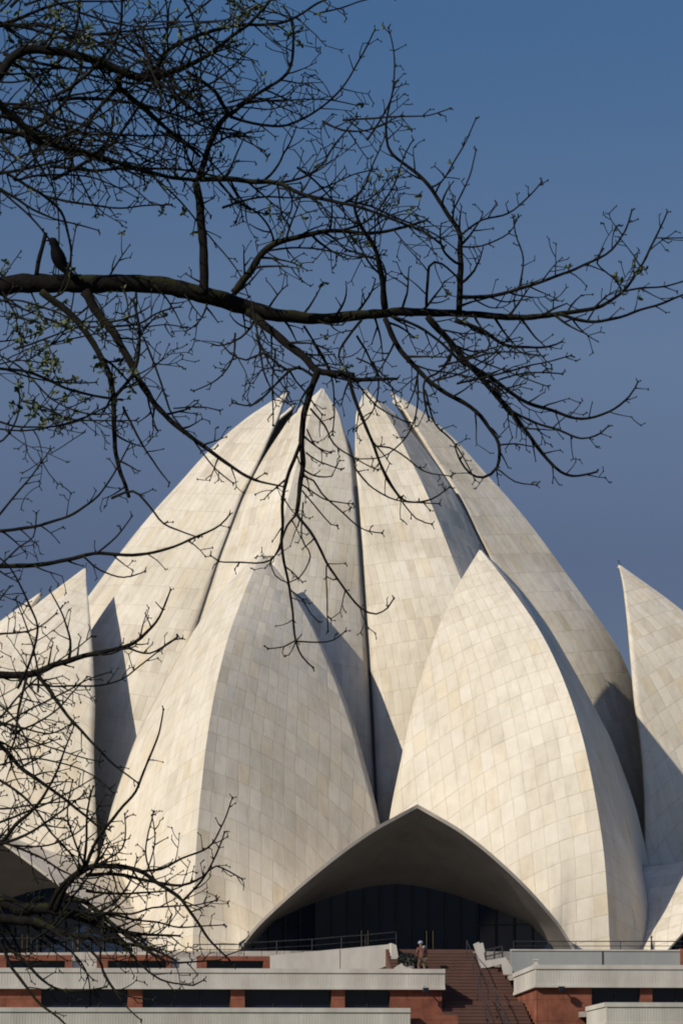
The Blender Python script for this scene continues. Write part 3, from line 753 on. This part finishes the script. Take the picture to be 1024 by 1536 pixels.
def twig(tm, bm_, lm, x, y, d, ang, L, w, up, lev):
    """one twig grown in steps; up = -1..1 pulls its tip up or down"""
    if (x-90)**2+(y-378)**2 < 62**2: return
    n = max(3, int(L/9)); st = L/n; pts = [(x, y, d, w)]; turn = rnd.gauss(0, .085); dd = rnd.gauss(0, .012)
    jit = .075
    for i in range(n):
        f = i/n
        target = up*pi/2; diff = math.atan2(sin(target-ang), cos(target-ang))
        ang += turn+rnd.gauss(0, jit)+diff*abs(up)*(.05+.10*f)
        if (x-88)**2+(y-382)**2 < 34**2: break
        x += cos(ang)*st; y -= sin(ang)*st; d += dd*st*.4
        ww = max(1.5, w*(1-.6*(i+1)/n)); pts.append((x, y, d, ww))
        if lev > 0 and i >= 1 and rnd.random() < .46*st/9 and L > 30:
            s = rnd.choice((-1, 1)); twig(tm, bm_, lm, x, y, d, ang+s*rnd.uniform(.5, 1.1), L*rnd.uniform(.25, .6), ww*.85, up, lev-1)
        elif i > n*.4 and rnd.random() < .30: spur(tm, bm_, x, y, d, ang, ww)
        if rnd.random() < leafy(x, y)*.5: leaf_at(lm, T3((x, y, d)), d, rnd.randint(2, 4), 9.5)
    tm.tube([T3(p) for p in pts], [wr(p[3], p[2]) for p in pts], 4)
    P = T3(pts[-1]); bm_.ball(P, wr(rnd.uniform(2.0, 3.3), d), nu=5, nv=4, sc=(.9, .9, 1.4), m=1)
    if rnd.random() < .6: spur(tm, bm_, pts[-1][0], pts[-1][1], d, ang, 1.5)
    if rnd.random() < leafy(x, y): leaf_at(lm, P, d, rnd.randint(2, 5), 10.5)
nb = 0
def limb(pts, d0=0., d1=None, dens=1., up=.5, L=(45, 120), lev=1, start=0., side=0, mossy=False, end_twig=True, cap=4.8):
    """pts: (px, py, width px); d0, d1 depth offsets in metres"""
    global nb
    if d1 is None: d1 = d0+rnd.uniform(-.5, .5)
    n = len(pts); P = [(p[0], p[1], p[2], TB+d0+(d1-d0)*i/(n-1)) for i, p in enumerate(pts)]
    C_ = cr(P); mb = MB(); big = P[0][2] > 5
    k_ = rnd.uniform(0, 99); V3 = []; Rr = []
    for i, (x, y, w_, d) in enumerate(C_):
        q = T3((x, y, d)); wob = .5 if w_ < 8 else .9
        nz = noise.noise(Vector((i*.35, k_, 0))); nz2 = noise.noise(Vector((i*.35, k_, 7)))
        if 0 < i < len(C_)-1: q = q+Vector((nz, nz2, nz2))*wr(w_*.3+1.5, d)
        V3.append(q); Rr.append(wr(max(2.0, w_)*(1+.16*noise.noise(Vector((i*.8, k_, 3)))), d))
    mb.tube(V3, Rr, 10 if P[0][2] > 12 else (7 if big else 5))
    tm = bm_ = mb; lm = MB(); nb += 1
    tot = 0; nxt = rnd.uniform(5, 30)
    Ltot = sum(math.hypot(C_[i+1][0]-C_[i][0], C_[i+1][1]-C_[i][1]) for i in range(len(C_)-1))
    for i in range(len(C_)-1):
        (x, y, w_, d), (x2, y2, _, _) = C_[i], C_[i+1]; s = math.hypot(x2-x, y2-y); tot += s
        if tot < nxt or tot/Ltot < start or x < -60: continue
        nxt = tot+rnd.uniform(12, 32)/max(dens*1.1, .01)
        ang = math.atan2(-(y2-y), x2-x); sd_ = side or rnd.choice((-1, 1))
        ln = rnd.uniform(*L)*(1-.45*tot/Ltot)
        if w_ < 3: ln *= .6
        twig(tm, bm_, lm, x, y, d+rnd.uniform(-.05, .05), ang+sd_*rnd.uniform(.45, 1.25), ln, min(cap, max(2.4, w_*.6)), up*rnd.uniform(.3, 1.2), lev)
        if w_ < 4 and rnd.random() < .8: spur(tm, bm_, x, y, d, ang, 1.6)
    if end_twig:
        x, y, w_, d = C_[-1]; xp, yp = C_[-2][0], C_[-2][1]; ang = math.atan2(-(y-yp), x-xp)
        bm_.ball(T3((x, y, d)), wr(3.6, d), nu=6, nv=5, sc=(1, 1, 1.3), m=1); spur(tm, bm_, x, y, d, ang, 2); spur(tm, bm_, x, y, d, ang, 2)
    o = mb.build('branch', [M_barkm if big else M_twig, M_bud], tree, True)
    if lm.v: lm.build('leaves', M_leaf, o)
def Z(ox, oy, k, pts, w0, w1):
    n = len(pts); return [(ox+x/k, oy+y/k, w0+(w1-w0)*(i/(n-1))) for i, (x, y) in enumerate(pts)]
def A(pts, w0, w1): return Z(0, 0, 1, pts, w0, w1)
TX = trunk_x+40
# main limb
limb([(TX, 470, 40), (-120, 440, 32), (0, 428, 29), (60, 425, 29), (130, 425, 28), (200, 425, 27), (260, 431, 27), (310, 442, 26), (345, 454, 25), (380, 465, 23), (430, 474, 20), (480, 478, 17), (530, 474, 16), (580, 469, 14), (640, 468, 12), (690, 470, 11), (740, 474, 10), (790, 476, 9), (840, 470, 7.5), (890, 463, 6), (920, 448, 5), (940, 430, 4.5), (960, 400, 3.8), (985, 352, 3), (1000, 318, 2.4)], 0, .6, .9, .35, (50, 110), 1, .12)
limb(A([(838, 471), (880, 482), (920, 478), (960, 465), (1000, 452), (1035, 438)], 5.5, 3), .4, .6, .6, .6, (30, 60))
limb(A([(935, 437), (960, 432), (995, 430), (1030, 420)], 3.5, 2.5), .5, .6, .6, .6, (30, 60))
limb(A([(982, 357), (1003, 357), (1034, 357)], 2, 1.6), .5, .5, .1, .3, (20, 30), end_twig=False)
limb(A([(905, 372), (895, 395), (922, 420), (930, 432)], 3, 2), .5, .6, .5, .6, (30, 50))
limb(A([(304, 442), (306, 400), (303, 340), (299, 300), (294, 275)], 15, 11), 0, .1, .25, .3, (30, 80))
limb(Z(0, 0, 2, [(594, 540), (620, 460), (650, 385), (680, 350), (700, 335)], 10, 8), .1, .2, .6, .3)
limb(Z(0, 0, 2, [(690, 345), (760, 290), (840, 240), (870, 200), (880, 130), (875, 60), (850, 20)], 6.5, 3), .2, .5, 1.2, .5)
limb(Z(0, 0, 2, [(690, 350), (760, 370), (840, 378), (900, 360), (960, 325), (1010, 280), (1060, 210), (1124, 90)], 5, 2.4), .2, .4, 1.2, .6, (30, 70))
limb(Z(0, 0, 2, [(690, 345), (660, 300), (640, 270), (590, 230), (560, 215)], 7, 5), .2, .1, .6, .4)
limb(Z(0, 0, 2, [(600, 538), (690, 536), (760, 545), (830, 550), (900, 580), (1000, 605), (1080, 622), (1200, 668), (1280, 700), (1330, 740)], 9, 3), .1, -.3, 1.4, .35)
limb(Z(0, 0, 2, [(830, 550), (900, 535), (960, 500), (1000, 440), (1040, 390), (1070, 350)], 4.5, 2), 0, .3, 1.1, .7, (30, 70))
limb([(TX, 330, 26), (-120, 230, 20), (-40, 150, 17), (0, 110, 15), (22, 84, 15), (50, 74, 14), (100, 80, 13), (150, 92, 13), (185, 108, 14), (225, 117, 12), (270, 103, 9), (310, 84, 7), (340, 60, 6), (380, 30, 5), (420, -20, 4)], -.4, .1, 1.3, .25)
limb(Z(0, 0, 2, [(462, 228), (490, 165), (560, 120), (640, 92), (720, 75), (800, 74), (870, 60), (950, 12), (1000, -10)], 8, 3), 0, .3, 1.1, .4)
limb(A([(470, 22), (510, 12), (548, 0), (600, -12)], 3, 2), .3, .3, .3, .4, (20, 40))
limb(Z(0, 0, 2, [(362, 225), (358, 262), (430, 322), (500, 386), (560, 432), (600, 470)], 10, 4.5), -.2, .1, 1.3, .1)
limb(Z(0, 0, 2, [(-60, 380), (0, 392), (60, 402), (130, 430), (220, 446), (300, 470), (380, 495), (480, 525), (590, 541)], 9, 6), -.3, .1, 1.1, .1)
limb(Z(0, 0, 2, [(356, 262), (300, 320), (260, 380), (240, 440)], 7, 4), -.2, -.3, 1, -.1)
limb(Z(0, 0, 2, [(-40, 260), (0, 310), (60, 370), (110, 410), (130, 430)], 12, 7), -.5, -.3, .8, .1)
limb(Z(512, 0, 2, [(352, 935), (357, 850), (356, 760), (352, 700), (320, 645), (270, 568), (220, 515), (150, 460), (133, 400), (140, 330), (162, 248)], 10, 2.4), .3, .6, 1.0, .75, (40, 90))
limb(Z(512, 0, 2, [(268, 562), (300, 545), (340, 480), (375, 420), (403, 355)], 3.2, 2), .4, .5, .6, .6, (20, 45))
limb(Z(512, 0, 2, [(330, 640), (370, 560), (390, 510), (403, 450)], 3, 2), .4, .5, .6, .6, (20, 45))
limb(Z(512, 0, 2, [(350, 710), (420, 660), (500, 640), (560, 590), (600, 545)], 3.6, 2.2), .4, .6, .9, .7, (20, 50))
limb(Z(512, 0, 2, [(352, 740), (420, 738), (500, 700), (530, 650)], 3, 2), .4, .6, .9, .7, (20, 50))
limb(Z(512, 0, 2, [(356, 890), (440, 890), (520, 870), (600, 845), (680, 815), (750, 785), (810, 750), (850, 690), (870, 630)], 6.5, 2.4), .3, .6, 1.2, .9, (40, 75))
limb(Z(512, 340, 2, [(130, 245), (125, 190), (112, 120), (98, 60), (60, 0), (40, -60), (60, -110)], 11, 3), .1, -.2, 1.2, .3)
limb(Z(512, 340, 2, [(255, 240), (262, 120), (300, 112), (345, 150)], 5, 3), .2, .3, .8, .4)
limb(Z(512, 0, 2, [(0, 690), (80, 660), (150, 570), (190, 460), (215, 420)], 4, 2), 0, .2, 1, .7, (30, 60))
limb(Z(512, 0, 2, [(-10, 620), (60, 570), (100, 480), (130, 410)], 4, 2), 0, .2, 1, .7, (30, 60))
limb(Z(0, 340, 2, [(700, 200), (745, 140), (790, 80), (820, 52), (880, 35), (950, 18), (1010, 12), (1100, 20), (1180, 10), (1280, -20)], 12, 4), -.1, .2, 1.3, .3)
limb(Z(512, 340, 2, [(530, 190), (545, 100), (520, 20), (515, -30)], 3, 2), .3, .5, .6, .8, (20, 40))
# hanging part over the temple
limb(Z(0, 340, 2, [(740, 255), (800, 300), (860, 350), (920, 400), (950, 432), (1010, 442), (1060, 446)], 14, 9), 0, -.3, 1.2, -.2, (40, 90))
limb(Z(512, 340, 2, [(0, 446), (40, 458), (100, 459), (168, 457)], 8, 4.5), -.3, -.3, .1, .2, (20, 30), end_twig=False)
limb(Z(250, 560, 2.276, [(515, -10), (490, 60), (470, 140), (460, 230), (466, 300), (455, 380), (450, 440), (443, 480)], 11, 6), -.3, -.5, .35, -.5, (40, 80))
limb(Z(250, 560, 2.276, [(458, 235), (425, 320), (400, 400), (395, 500), (393, 590), (405, 660), (420, 740), (432, 840), (440, 915), (460, 965), (500, 1005)], 6, 2.4), -.4, -.6, .6, -.15, (30, 60))
limb(Z(250, 560, 2.276, [(443, 480), (490, 540), (530, 610), (560, 670), (610, 740), (660, 800), (715, 822), (755, 800), (775, 768)], 5, 2.2), -.5, -.7, .55, .1, (25, 55))
limb(Z(250, 560, 2.276, [(440, 485), (410, 520), (390, 580), (350, 640), (250, 645), (180, 642), (150, 622)], 4, 2), -.5, -.6, .4, .2, (20, 35))
limb(Z(250, 560, 2.276, [(460, 350), (500, 365), (530, 410), (600, 475), (650, 520), (690, 540), (735, 545)], 3.4, 1.8), -.4, -.5, .4, -.1, (20, 35))
limb(Z(250, 560, 2.276, [(462, 380), (530, 425), (590, 440), (635, 445)], 3, 1.8), -.4, -.5, .5, .1, (20, 35))
limb(Z(250, 560, 2.276, [(462, 400), (520, 470), (560, 515), (582, 520)], 2.6, 1.8), -.4, -.5, .3, .1, (15, 25))
limb(Z(250, 560, 2.276, [(440, 915), (520, 918), (570, 910), (610, 880)], 2.8, 1.8), -.6, -.6, .2, .3, (15, 25))
limb(Z(250, 560, 2.276, [(440, 912), (400, 935), (345, 940)], 2.8, 1.8), -.6, -.6, .4, .3, (15, 25))
limb(Z(250, 560, 2.276, [(545, 655), (545, 740), (548, 800), (550, 880)], 2.4, 1.7), -.6, -.6, .5, .1, (15, 30))
limb(Z(250, 560, 2.276, [(425, 742), (460, 770), (490, 820), (518, 848)], 2.4, 1.7), -.6, -.6, .2, .1, (12, 22))
limb(Z(250, 560, 2.276, [(465, 440), (460, 560), (490, 625), (450, 700), (415, 715), (370, 690), (355, 650)], 2.5, 1.8), -.4, -.6, .3, -.1, (15, 30))
limb(Z(250, 560, 2.276, [(620, 10), (640, 80), (665, 150), (700, 230), (730, 310), (780, 400), (820, 438), (900, 430), (965, 388)], 6.5, 2.2), -.3, -.5, .5, .1, (25, 60))
limb(Z(250, 560, 2.276, [(705, 248), (760, 252), (820, 290), (880, 335), (970, 352)], 3, 1.8), -.4, -.5, .4, .1, (15, 30))
limb(Z(250, 560, 2.276, [(720, 290), (745, 350), (790, 420), (850, 495), (905, 515)], 3, 1.8), -.4, -.5, .4, .1, (15, 30))
limb(Z(250, 560, 2.276, [(640, 320), (690, 380), (760, 425), (830, 440), (930, 445)], 3, 1.8), -.4, -.5, .4, .1, (15, 30))
limb(Z(250, 560, 2.276, [(490, 120), (540, 180), (570, 240), (640, 290), (720, 330)], 3.6, 1.8), -.4, -.5, .5, -.1, (20, 45))
limb(Z(250, 560, 2.276, [(478, 190), (510, 250), (560, 270)], 2.6, 1.7), -.4, -.4, .5, -.1, (15, 25))
limb(Z(250, 560, 2.276, [(475, 270), (520, 300), (595, 328)], 2.8, 1.9), -.4, -.4, .5, .1, (12, 22))
limb(Z(250, 560, 2.276, [(500, 10), (440, -20), (380, 30), (330, 80), (290, 110), (225, 100)], 5, 2.4), -.2, -.1, 1.3, -.1, (20, 50))
limb(Z(0, 340, 2, [(900, 420), (860, 430), (820, 400), (790, 380), (740, 400), (690, 380), (665, 350)], 5, 2.4), -.2, 0, 1.2, 0, (20, 50))
# lower right fan
limb(Z(512, 340, 2, [(130, 275), (170, 360), (230, 430), (300, 490), (400, 550), (440, 600), (471, 650), (465, 720), (425, 752), (385, 740), (355, 700), (340, 660)], 9, 2.2), -.1, -.4, .7, .2, (30, 70))
limb(Z(512, 340, 2, [(465, 725), (520, 765), (585, 775)], 2.6, 1.8), -.4, -.4, .4, .1, (12, 20))
limb(Z(512, 340, 2, [(472, 655), (520, 652), (575, 660)], 3, 2), -.3, -.3, .6, .1, (15, 30))
limb(Z(512, 340, 2, [(258, 270), (320, 340), (380, 410), (450, 490), (520, 570), (580, 650), (640, 720), (690, 747), (765, 735)], 11, 3), 0, -.2, 1.1, .4, (35, 75))
limb(Z(512, 340, 2, [(385, 415), (470, 470), (540, 520), (640, 555), (720, 577), (800, 555), (860, 510), (888, 465)], 7, 2.4), 0, .2, 1.0, .4, (30, 65))
limb(Z(512, 340, 2, [(395, 430), (480, 530), (560, 580), (650, 610), (720, 635), (775, 620), (800, 598)], 5, 2.3), 0, 0, 1.1, .4, (25, 55))
limb(Z(512, 340, 2, [(340, 282), (420, 310), (490, 355), (560, 362), (620, 360), (660, 345)], 7, 2.4), .2, .4, 1.0, .4, (25, 60))
limb(Z(512, 340, 2, [(470, 460), (540, 440), (600, 438), (662, 442)], 3, 2.2), 0, .2, .8, .3, (15, 35))
limb(Z(512, 340, 2, [(270, 275), (330, 370), (300, 430), (250, 460), (250, 520), (262, 580)], 5, 3), -.2, -.3, .9, 0, (25, 55))
limb(Z(512, 340, 2, [(150, 270), (230, 300), (300, 350), (370, 420)], 5, 4), -.1, 0, .9, .1, (30, 60))
limb(Z(512, 340, 2, [(60, 280), (20, 330), (-10, 390), (40, 460), (110, 540), (200, 590)], 4.5, 2.2), -.2, -.4, .9, -.1, (25, 60))
limb(Z(512, 340, 2, [(250, 490), (280, 590), (330, 640), (370, 700), (400, 760)], 3.4, 1.8), -.2, -.4, .6, 0, (20, 45))
# limbs dropping below the main limb on the left
limb(Z(0, 340, 2, [(255, 195), (300, 268), (345, 318), (380, 390), (430, 480), (480, 550), (560, 620), (640, 680), (740, 748), (800, 770), (850, 780)], 15, 2.2), 0, -.4, .8, .0, (30, 80))
limb(Z(0, 340, 2, [(125, 195), (220, 270), (282, 352), (322, 430), (340, 500), (343, 600), (352, 700), (370, 760), (388, 812)], 11, 5.5), -.2, -.5, .5, .1, (40, 100), end_twig=False)
limb(Z(0, 340, 2, [(345, 512), (400, 440), (420, 350), (410, 260), (400, 220)], 6, 4), -.2, -.1, 1, .3)
limb(Z(0, 340, 2, [(370, 540), (420, 640), (470, 720), (508, 768)], 4, 2), -.3, -.5, .2, -.1, (20, 40))
limb(Z(0, 340, 2, [(370, 520), (300, 510), (200, 485), (100, 440), (0, 425), (-60, 420)], 4, 5), -.3, -.6, 1.0, .2)
limb(Z(0, 340, 2, [(-40, 370), (60, 420), (160, 520), (260, 560), (340, 560)], 3, 2.5), -.3, -.6, 1.0, .3)
limb(Z(0, 340, 2, [(-40, 600), (60, 612), (160, 600), (260, 570), (340, 530)], 3, 3), -.5, -.5, .9, .3)
limb(Z(0, 340, 2, [(430, 330), (470, 430), (500, 520), (520, 570), (580, 640), (640, 720), (700, 770)], 3.6, 2), -.2, -.4, .7, .1, (25, 55))
limb(Z(0, 340, 2, [(520, 545), (600, 540), (660, 552)], 2.4, 1.8), -.3, -.3, .2, 0, (12, 20))
limb(Z(0, 340, 2, [(330, 300), (420, 290), (470, 260), (540, 240)], 4, 2.4), -.1, 0, .9, .1, (25, 60))
limb(A([(55, 412), (60, 384), (66, 362), (69, 349)], 7, 6), .05, .05, 0, .1, end_twig=False)
# arcs in front of the left of the temple
limb(Z(0, 640, 2, [(-120, 420), (0, 417), (100, 415), (200, 400), (280, 381), (400, 386), (500, 366), (600, 326), (660, 296), (690, 262)], 8.5, 2.2), -.8, -1., .45, .4, (30, 70))
limb(Z(0, 640, 2, [(250, 388), (300, 430), (370, 452), (436, 434)], 3.4, 2), -1, -1, .4, .2, (15, 25))
limb(Z(0, 640, 2, [(288, 381), (350, 330), (396, 268)], 3.4, 2), -1, -1, .5, .4, (15, 30))
limb(Z(0, 640, 2, [(-80, 318), (0, 312), (100, 300), (200, 270), (280, 222), (330, 160), (392, 45)], 6, 2.2), -.8, -1., .6, .4, (25, 60))
limb(Z(0, 640, 2, [(-60, 330), (0, 262), (60, 190), (110, 128), (152, 68)], 4.5, 2), -.8, -1., .6, .3, (20, 45))
limb(Z(0, 640, 2, [(335, 215), (400, 194), (450, 240), (490, 290), (540, 312), (595, 332)], 4.5, 2.2), -.5, -.8, .5, .2, (15, 35))
limb(Z(0, 640, 2, [(-40, 60), (10, 40), (40, 0), (60, -60), (55, -140)], 4, 2.2), -.7, -.8, .8, .5, (20, 50))
limb(Z(0, 640, 2, [(0, 420), (60, 360), (100, 330), (110, 260)], 3.2, 2), -.9, -1, .8, .6, (20, 45))
limb(Z(0, 640, 2, [(-40, 560), (0, 520), (30, 480)], 3.2, 2), -1.2, -1.2, 1, .5, (20, 45))
limb(Z(0, 640, 2, [(-200, 730), (0, 746), (100, 740), (180, 710), (250, 690), (330, 671), (400, 650), (440, 615), (480, 570), (512, 490)], 13, 2.3), -1.4, -1.7, .9, .6, (25, 60))
limb(Z(0, 640, 2, [(380, 662), (450, 680), (520, 640), (548, 635)], 3.4, 2), -1.6, -1.7, .8, .4, (15, 30))
limb(Z(0, 640, 2, [(208, 695), (212, 640), (190, 570), (150, 490)], 5, 2), -1.6, -1.6, .9, .6, (20, 45))
limb(Z(0, 640, 2, [(-60, 640), (0, 622), (60, 618), (120, 600), (170, 560)], 4, 2), -1.6, -1.6, 1, .5, (20, 45))
LB = (0, 850, 2.56)
limb(Z(*LB, [(150, 418), (200, 488), (260, 570), (330, 650), (390, 712), (450, 770), (530, 830)], 6.5, 2.4), -1.5, -1.8, .7, .3, (25, 55))
limb(Z(*LB, [(105, 420), (72, 550), (60, 650), (20, 760)], 5, 3), -1.5, -1.6, .8, 0, (25, 60))
limb(Z(*LB, [(-120, 600), (0, 682), (80, 770), (150, 822), (230, 880), (310, 940), (385, 1000), (420, 1010)], 8, 2.6), -1.8, -2, 1, .3, (30, 70))
limb(Z(*LB, [(-120, 1110), (0, 1065), (60, 990), (130, 930), (200, 830), (250, 700), (290, 600)], 8, 2), -1.8, -2, 1, .4, (30, 70))
limb(Z(*LB, [(-60, 1080), (20, 1060), (120, 1020), (220, 950), (330, 870)], 6, 2.4), -1.8, -2, 1, .4, (30, 60))
limb(Z(*LB, [(-120, 800), (0, 820), (110, 900), (190, 1010), (270, 1100), (300, 1160)], 5, 2.5), -1.9, -2.1, .9, .3, (30, 60))
limb(Z(*LB, [(-60, 610), (0, 600), (90, 620), (200, 640), (280, 600)], 4, 2), -1.9, -2, .9, .4, (20, 50))
limb(Z(*LB, [(-60, 700), (40, 700), (140, 690), (230, 660)], 4, 2), -1.9, -2, .9, .4, (20, 50))
limb(Z(*LB, [(330, 1150), (372, 1050), (440, 960), (520, 862), (570, 742), (610, 640), (628, 548)], 6, 2.2), -2, -2.2, .25, .6, (20, 40))
limb(Z(*LB, [(215, 1320), (250, 1232), (330, 1160), (420, 1150), (530, 1167), (600, 1210), (700, 1282), (760, 1370), (820, 1450), (900, 1530)], 11, 2.6), -2, -2.3, 1.0, .55, (30, 75))
limb(Z(*LB, [(330, 1185), (450, 1182), (600, 1212), (700, 1225), (780, 1190), (830, 1150), (930, 1200)], 6, 2.2), -2, -2.3, 1.2, .6, (30, 60))
limb(Z(*LB, [(540, 1170), (620, 1160), (700, 1120), (800, 1080), (850, 1000), (893, 888)], 4.5, 2.2), -2.1, -2.3, .8, .7, (25, 55))
limb(Z(*LB, [(700, 1285), (780, 1200), (840, 1080), (862, 1020)], 4, 2), -2.1, -2.3, 1, .6, (20, 45))
limb(Z(*LB, [(600, 1215), (560, 1100), (590, 940)], 3.4, 2), -2.1, -2.3, .9, .7, (20, 40))
limb(Z(*LB, [(330, 1160), (290, 1060), (260, 950), (280, 820)], 4, 2), -2, -2.2, 1.1, .6, (20, 50))
limb(Z(*LB, [(350, 1155), (470, 1080), (480, 950)], 3.5, 2), -2, -2.2, 1.1, .6, (20, 45))
limb([(TX, 1200, 34), (-150, 1310, 26), (0, 1350, 20), (30, 1362, 19), (76, 1364, 17), (114, 1374, 14), (152, 1389, 11), (178, 1397, 8), (215, 1402, 5), (270, 1404, 3)], -1.6, -2.2, 1.2, .35, (40, 100), mossy=True)
limb([(-150, 1360, 20), (0, 1378, 15), (51, 1384, 13), (102, 1400, 9), (152, 1409, 7), (215, 1420, 4.5), (262, 1440, 3)], -2, -2.3, 1.2, .3, (40, 90))
limb([(95, 1350, 9), (127, 1353, 8), (157, 1378, 7.5), (183, 1397, 7), (211, 1419, 6), (241, 1437, 4.5), (262, 1444, 3.5), (330, 1440, 2.2)], -2, -2.4, 1.3, .5, (30, 70))
limb(A([(76, 1364), (90, 1330), (125, 1303), (150, 1300)], 8, 6), -2, -2.1, .8, .3)
limb(A([(125, 1303), (130, 1260), (132, 1215), (140, 1180)], 5, 2.5), -2, -2.3, 1, .5, (25, 55))
limb(A([(-40, 1405), (0, 1417), (18, 1452), (41, 1481), (62, 1508), (88, 1526), (110, 1550)], 6, 2.8), -2.2, -2.5, .5, -.1, (25, 60))
limb(A([(-30, 1400), (29, 1434), (64, 1470), (88, 1484), (117, 1487), (160, 1480)], 5.5, 2.4), -2.2, -2.5, .6, .1, (25, 60))
limb(A([(110, 1400), (147, 1437), (158, 1464), (173, 1487), (188, 1508), (212, 1530)], 5, 2), -2.2, -2.5, .5, -.1, (25, 55))
limb(A([(130, 1395), (150, 1420), (152, 1450), (180, 1490), (230, 1500)], 4, 2), -2.2, -2.5, .5, 0, (25, 55))
limb(A([(185, 1412), (205, 1440), (240, 1468), (290, 1478), (306, 1470)], 4.5, 2), -2.2, -2.5, .9, .2, (25, 50))
limb(A([(60, 1385), (100, 1410), (115, 1440), (140, 1470)], 4.5, 2), -2.2, -2.5, .6, 0, (25, 50))
# free growth: the thick tangle in the upper left, the left margin and the low left corner
def wild(n, box, heads, ln, wd, up, d0, dens=1.0, lev=1):
    for _ in range(n):
        x, y = rnd.uniform(box[0], box[2]), rnd.uniform(box[1], box[3]); a = rnd.uniform(*heads); L = rnd.uniform(*ln); w_ = rnd.uniform(*wd)
        k = max(4, int(L/32)); pts = [(x, y, w_)]; turn = rnd.gauss(0, .16)
        for i in range(k):
            tg = up*pi/2; df = math.atan2(sin(tg-a), cos(tg-a)); a += turn+rnd.gauss(0, .13)+df*abs(up)*.10
            x += cos(a)*L/k; y -= sin(a)*L/k; pts.append((x, y, w_+(1.9-w_)*(i+1)/k))
        limb(pts, d0+rnd.uniform(-.6, .8), None, dens, up, (22, 65), lev)
wild(42, (-60, -30, 120, 300), (-.7, .6), (180, 380), (3.4, 6.5), .25, .2, 1.0)
wild(24, (120, -30, 360, 200), (-1.4, .6), (110, 240), (3, 5), .3, .2, 1.0)
wild(9, (330, 180, 560, 400), (-.8, 1.), (90, 190), (3, 4.5), .35, 0, 1.0)
wild(7, (350, 450, 480, 560), (-2.2, -.2), (70, 150), (2.8, 4), 0, -.3, 1.0)
wild(9, (500, 480, 700, 580), (-1.3, .2), (90, 180), (2.8, 4), .2, -.1, 1.0)
wild(11, (-50, 440, 60, 700), (-.6, .6), (110, 240), (2.6, 4), .3, -.4, .8)
wild(13, (-60, 1000, 60, 1300), (-.5, .9), (130, 260), (3, 5), .4, -2., 1.0)
wild(9, (-40, 1330, 150, 1420), (-.6, .6), (120, 220), (3, 5), .3, -2.2, 1.0)
# ------------------------------------------------------------------ bird on the main limb
bx, by, bd = 88., 408., TB+.02
bp_ = at(bx, by, bd); bird = empty('bird', bp_); tag(bird, 'small black long tailed bird perched on the thick branch at the left', 'bird')
M_bird = rough_mat('black_feather', (.0012, .0012, .002), (.003, .003, .0045), 20, .8, 0, spec=.1)
def B3(px, py, dy=0): q = at(px, py, bd); return Vector((q.x-bp_.x, q.y-bp_.y+dy, q.z-bp_.z))
bb = MB()
PX = [(73.0, 360.5, .8), (76, 360.5, 3.2), (79.5, 361.8, 4.6), (82.0, 366, 4.6), (83.2, 371, 4.8), (84.6, 377, 6.2), (87, 384, 7.3), (90, 391, 7.2), (93.5, 398, 5.8), (98, 404, 4.2), (103, 409.5, 3.4), (109, 414.5, 3.6), (116, 420.5, 3.2), (118, 422.5, 1.)]
bb.tube([B3(a, c) for a, c, _ in PX], [wr(q*3.0, bd) for _, _, q in PX], 10); bb.build('body', M_bird, bird, True)
k_ = MB(); k_.tube([B3(74, 360.5), B3(71, 361), B3(68, 362)], [wr(4, bd), wr(2.6, bd), wr(.5, bd)], 6); k_.build('beak', M_bird, bird, True)
for dx, dy_ in ((0, -.012), (3.5, .014)):
    k_ = MB(); a0 = B3(88+dx, 395, dy_); a1 = B3(84.5+dx, 402, dy_); a2 = B3(84+dx, 411.5, dy_)
    k_.tube([a0, a1, a2], [wr(3, bd), wr(1.7, bd), wr(1.5, bd)], 5)
    for q in (-1, 0, 1): k_.tube([a2, a2+Vector((-.012, q*.008, -.001)), a2+Vector((-.02, q*.013, -.006))], [wr(1.3, bd), wr(1.1, bd), wr(.6, bd)], 4)
    k_.build('leg', M_bird, bird)
for s in (-1, 1):
    k_ = MB(); k_.ball(B3(77.5, 359.8)+Vector((0, s*wr(6.6, bd), 0)), wr(1.3, bd)); k_.build('eye', M_glass2, bird, True)
#>>TREE
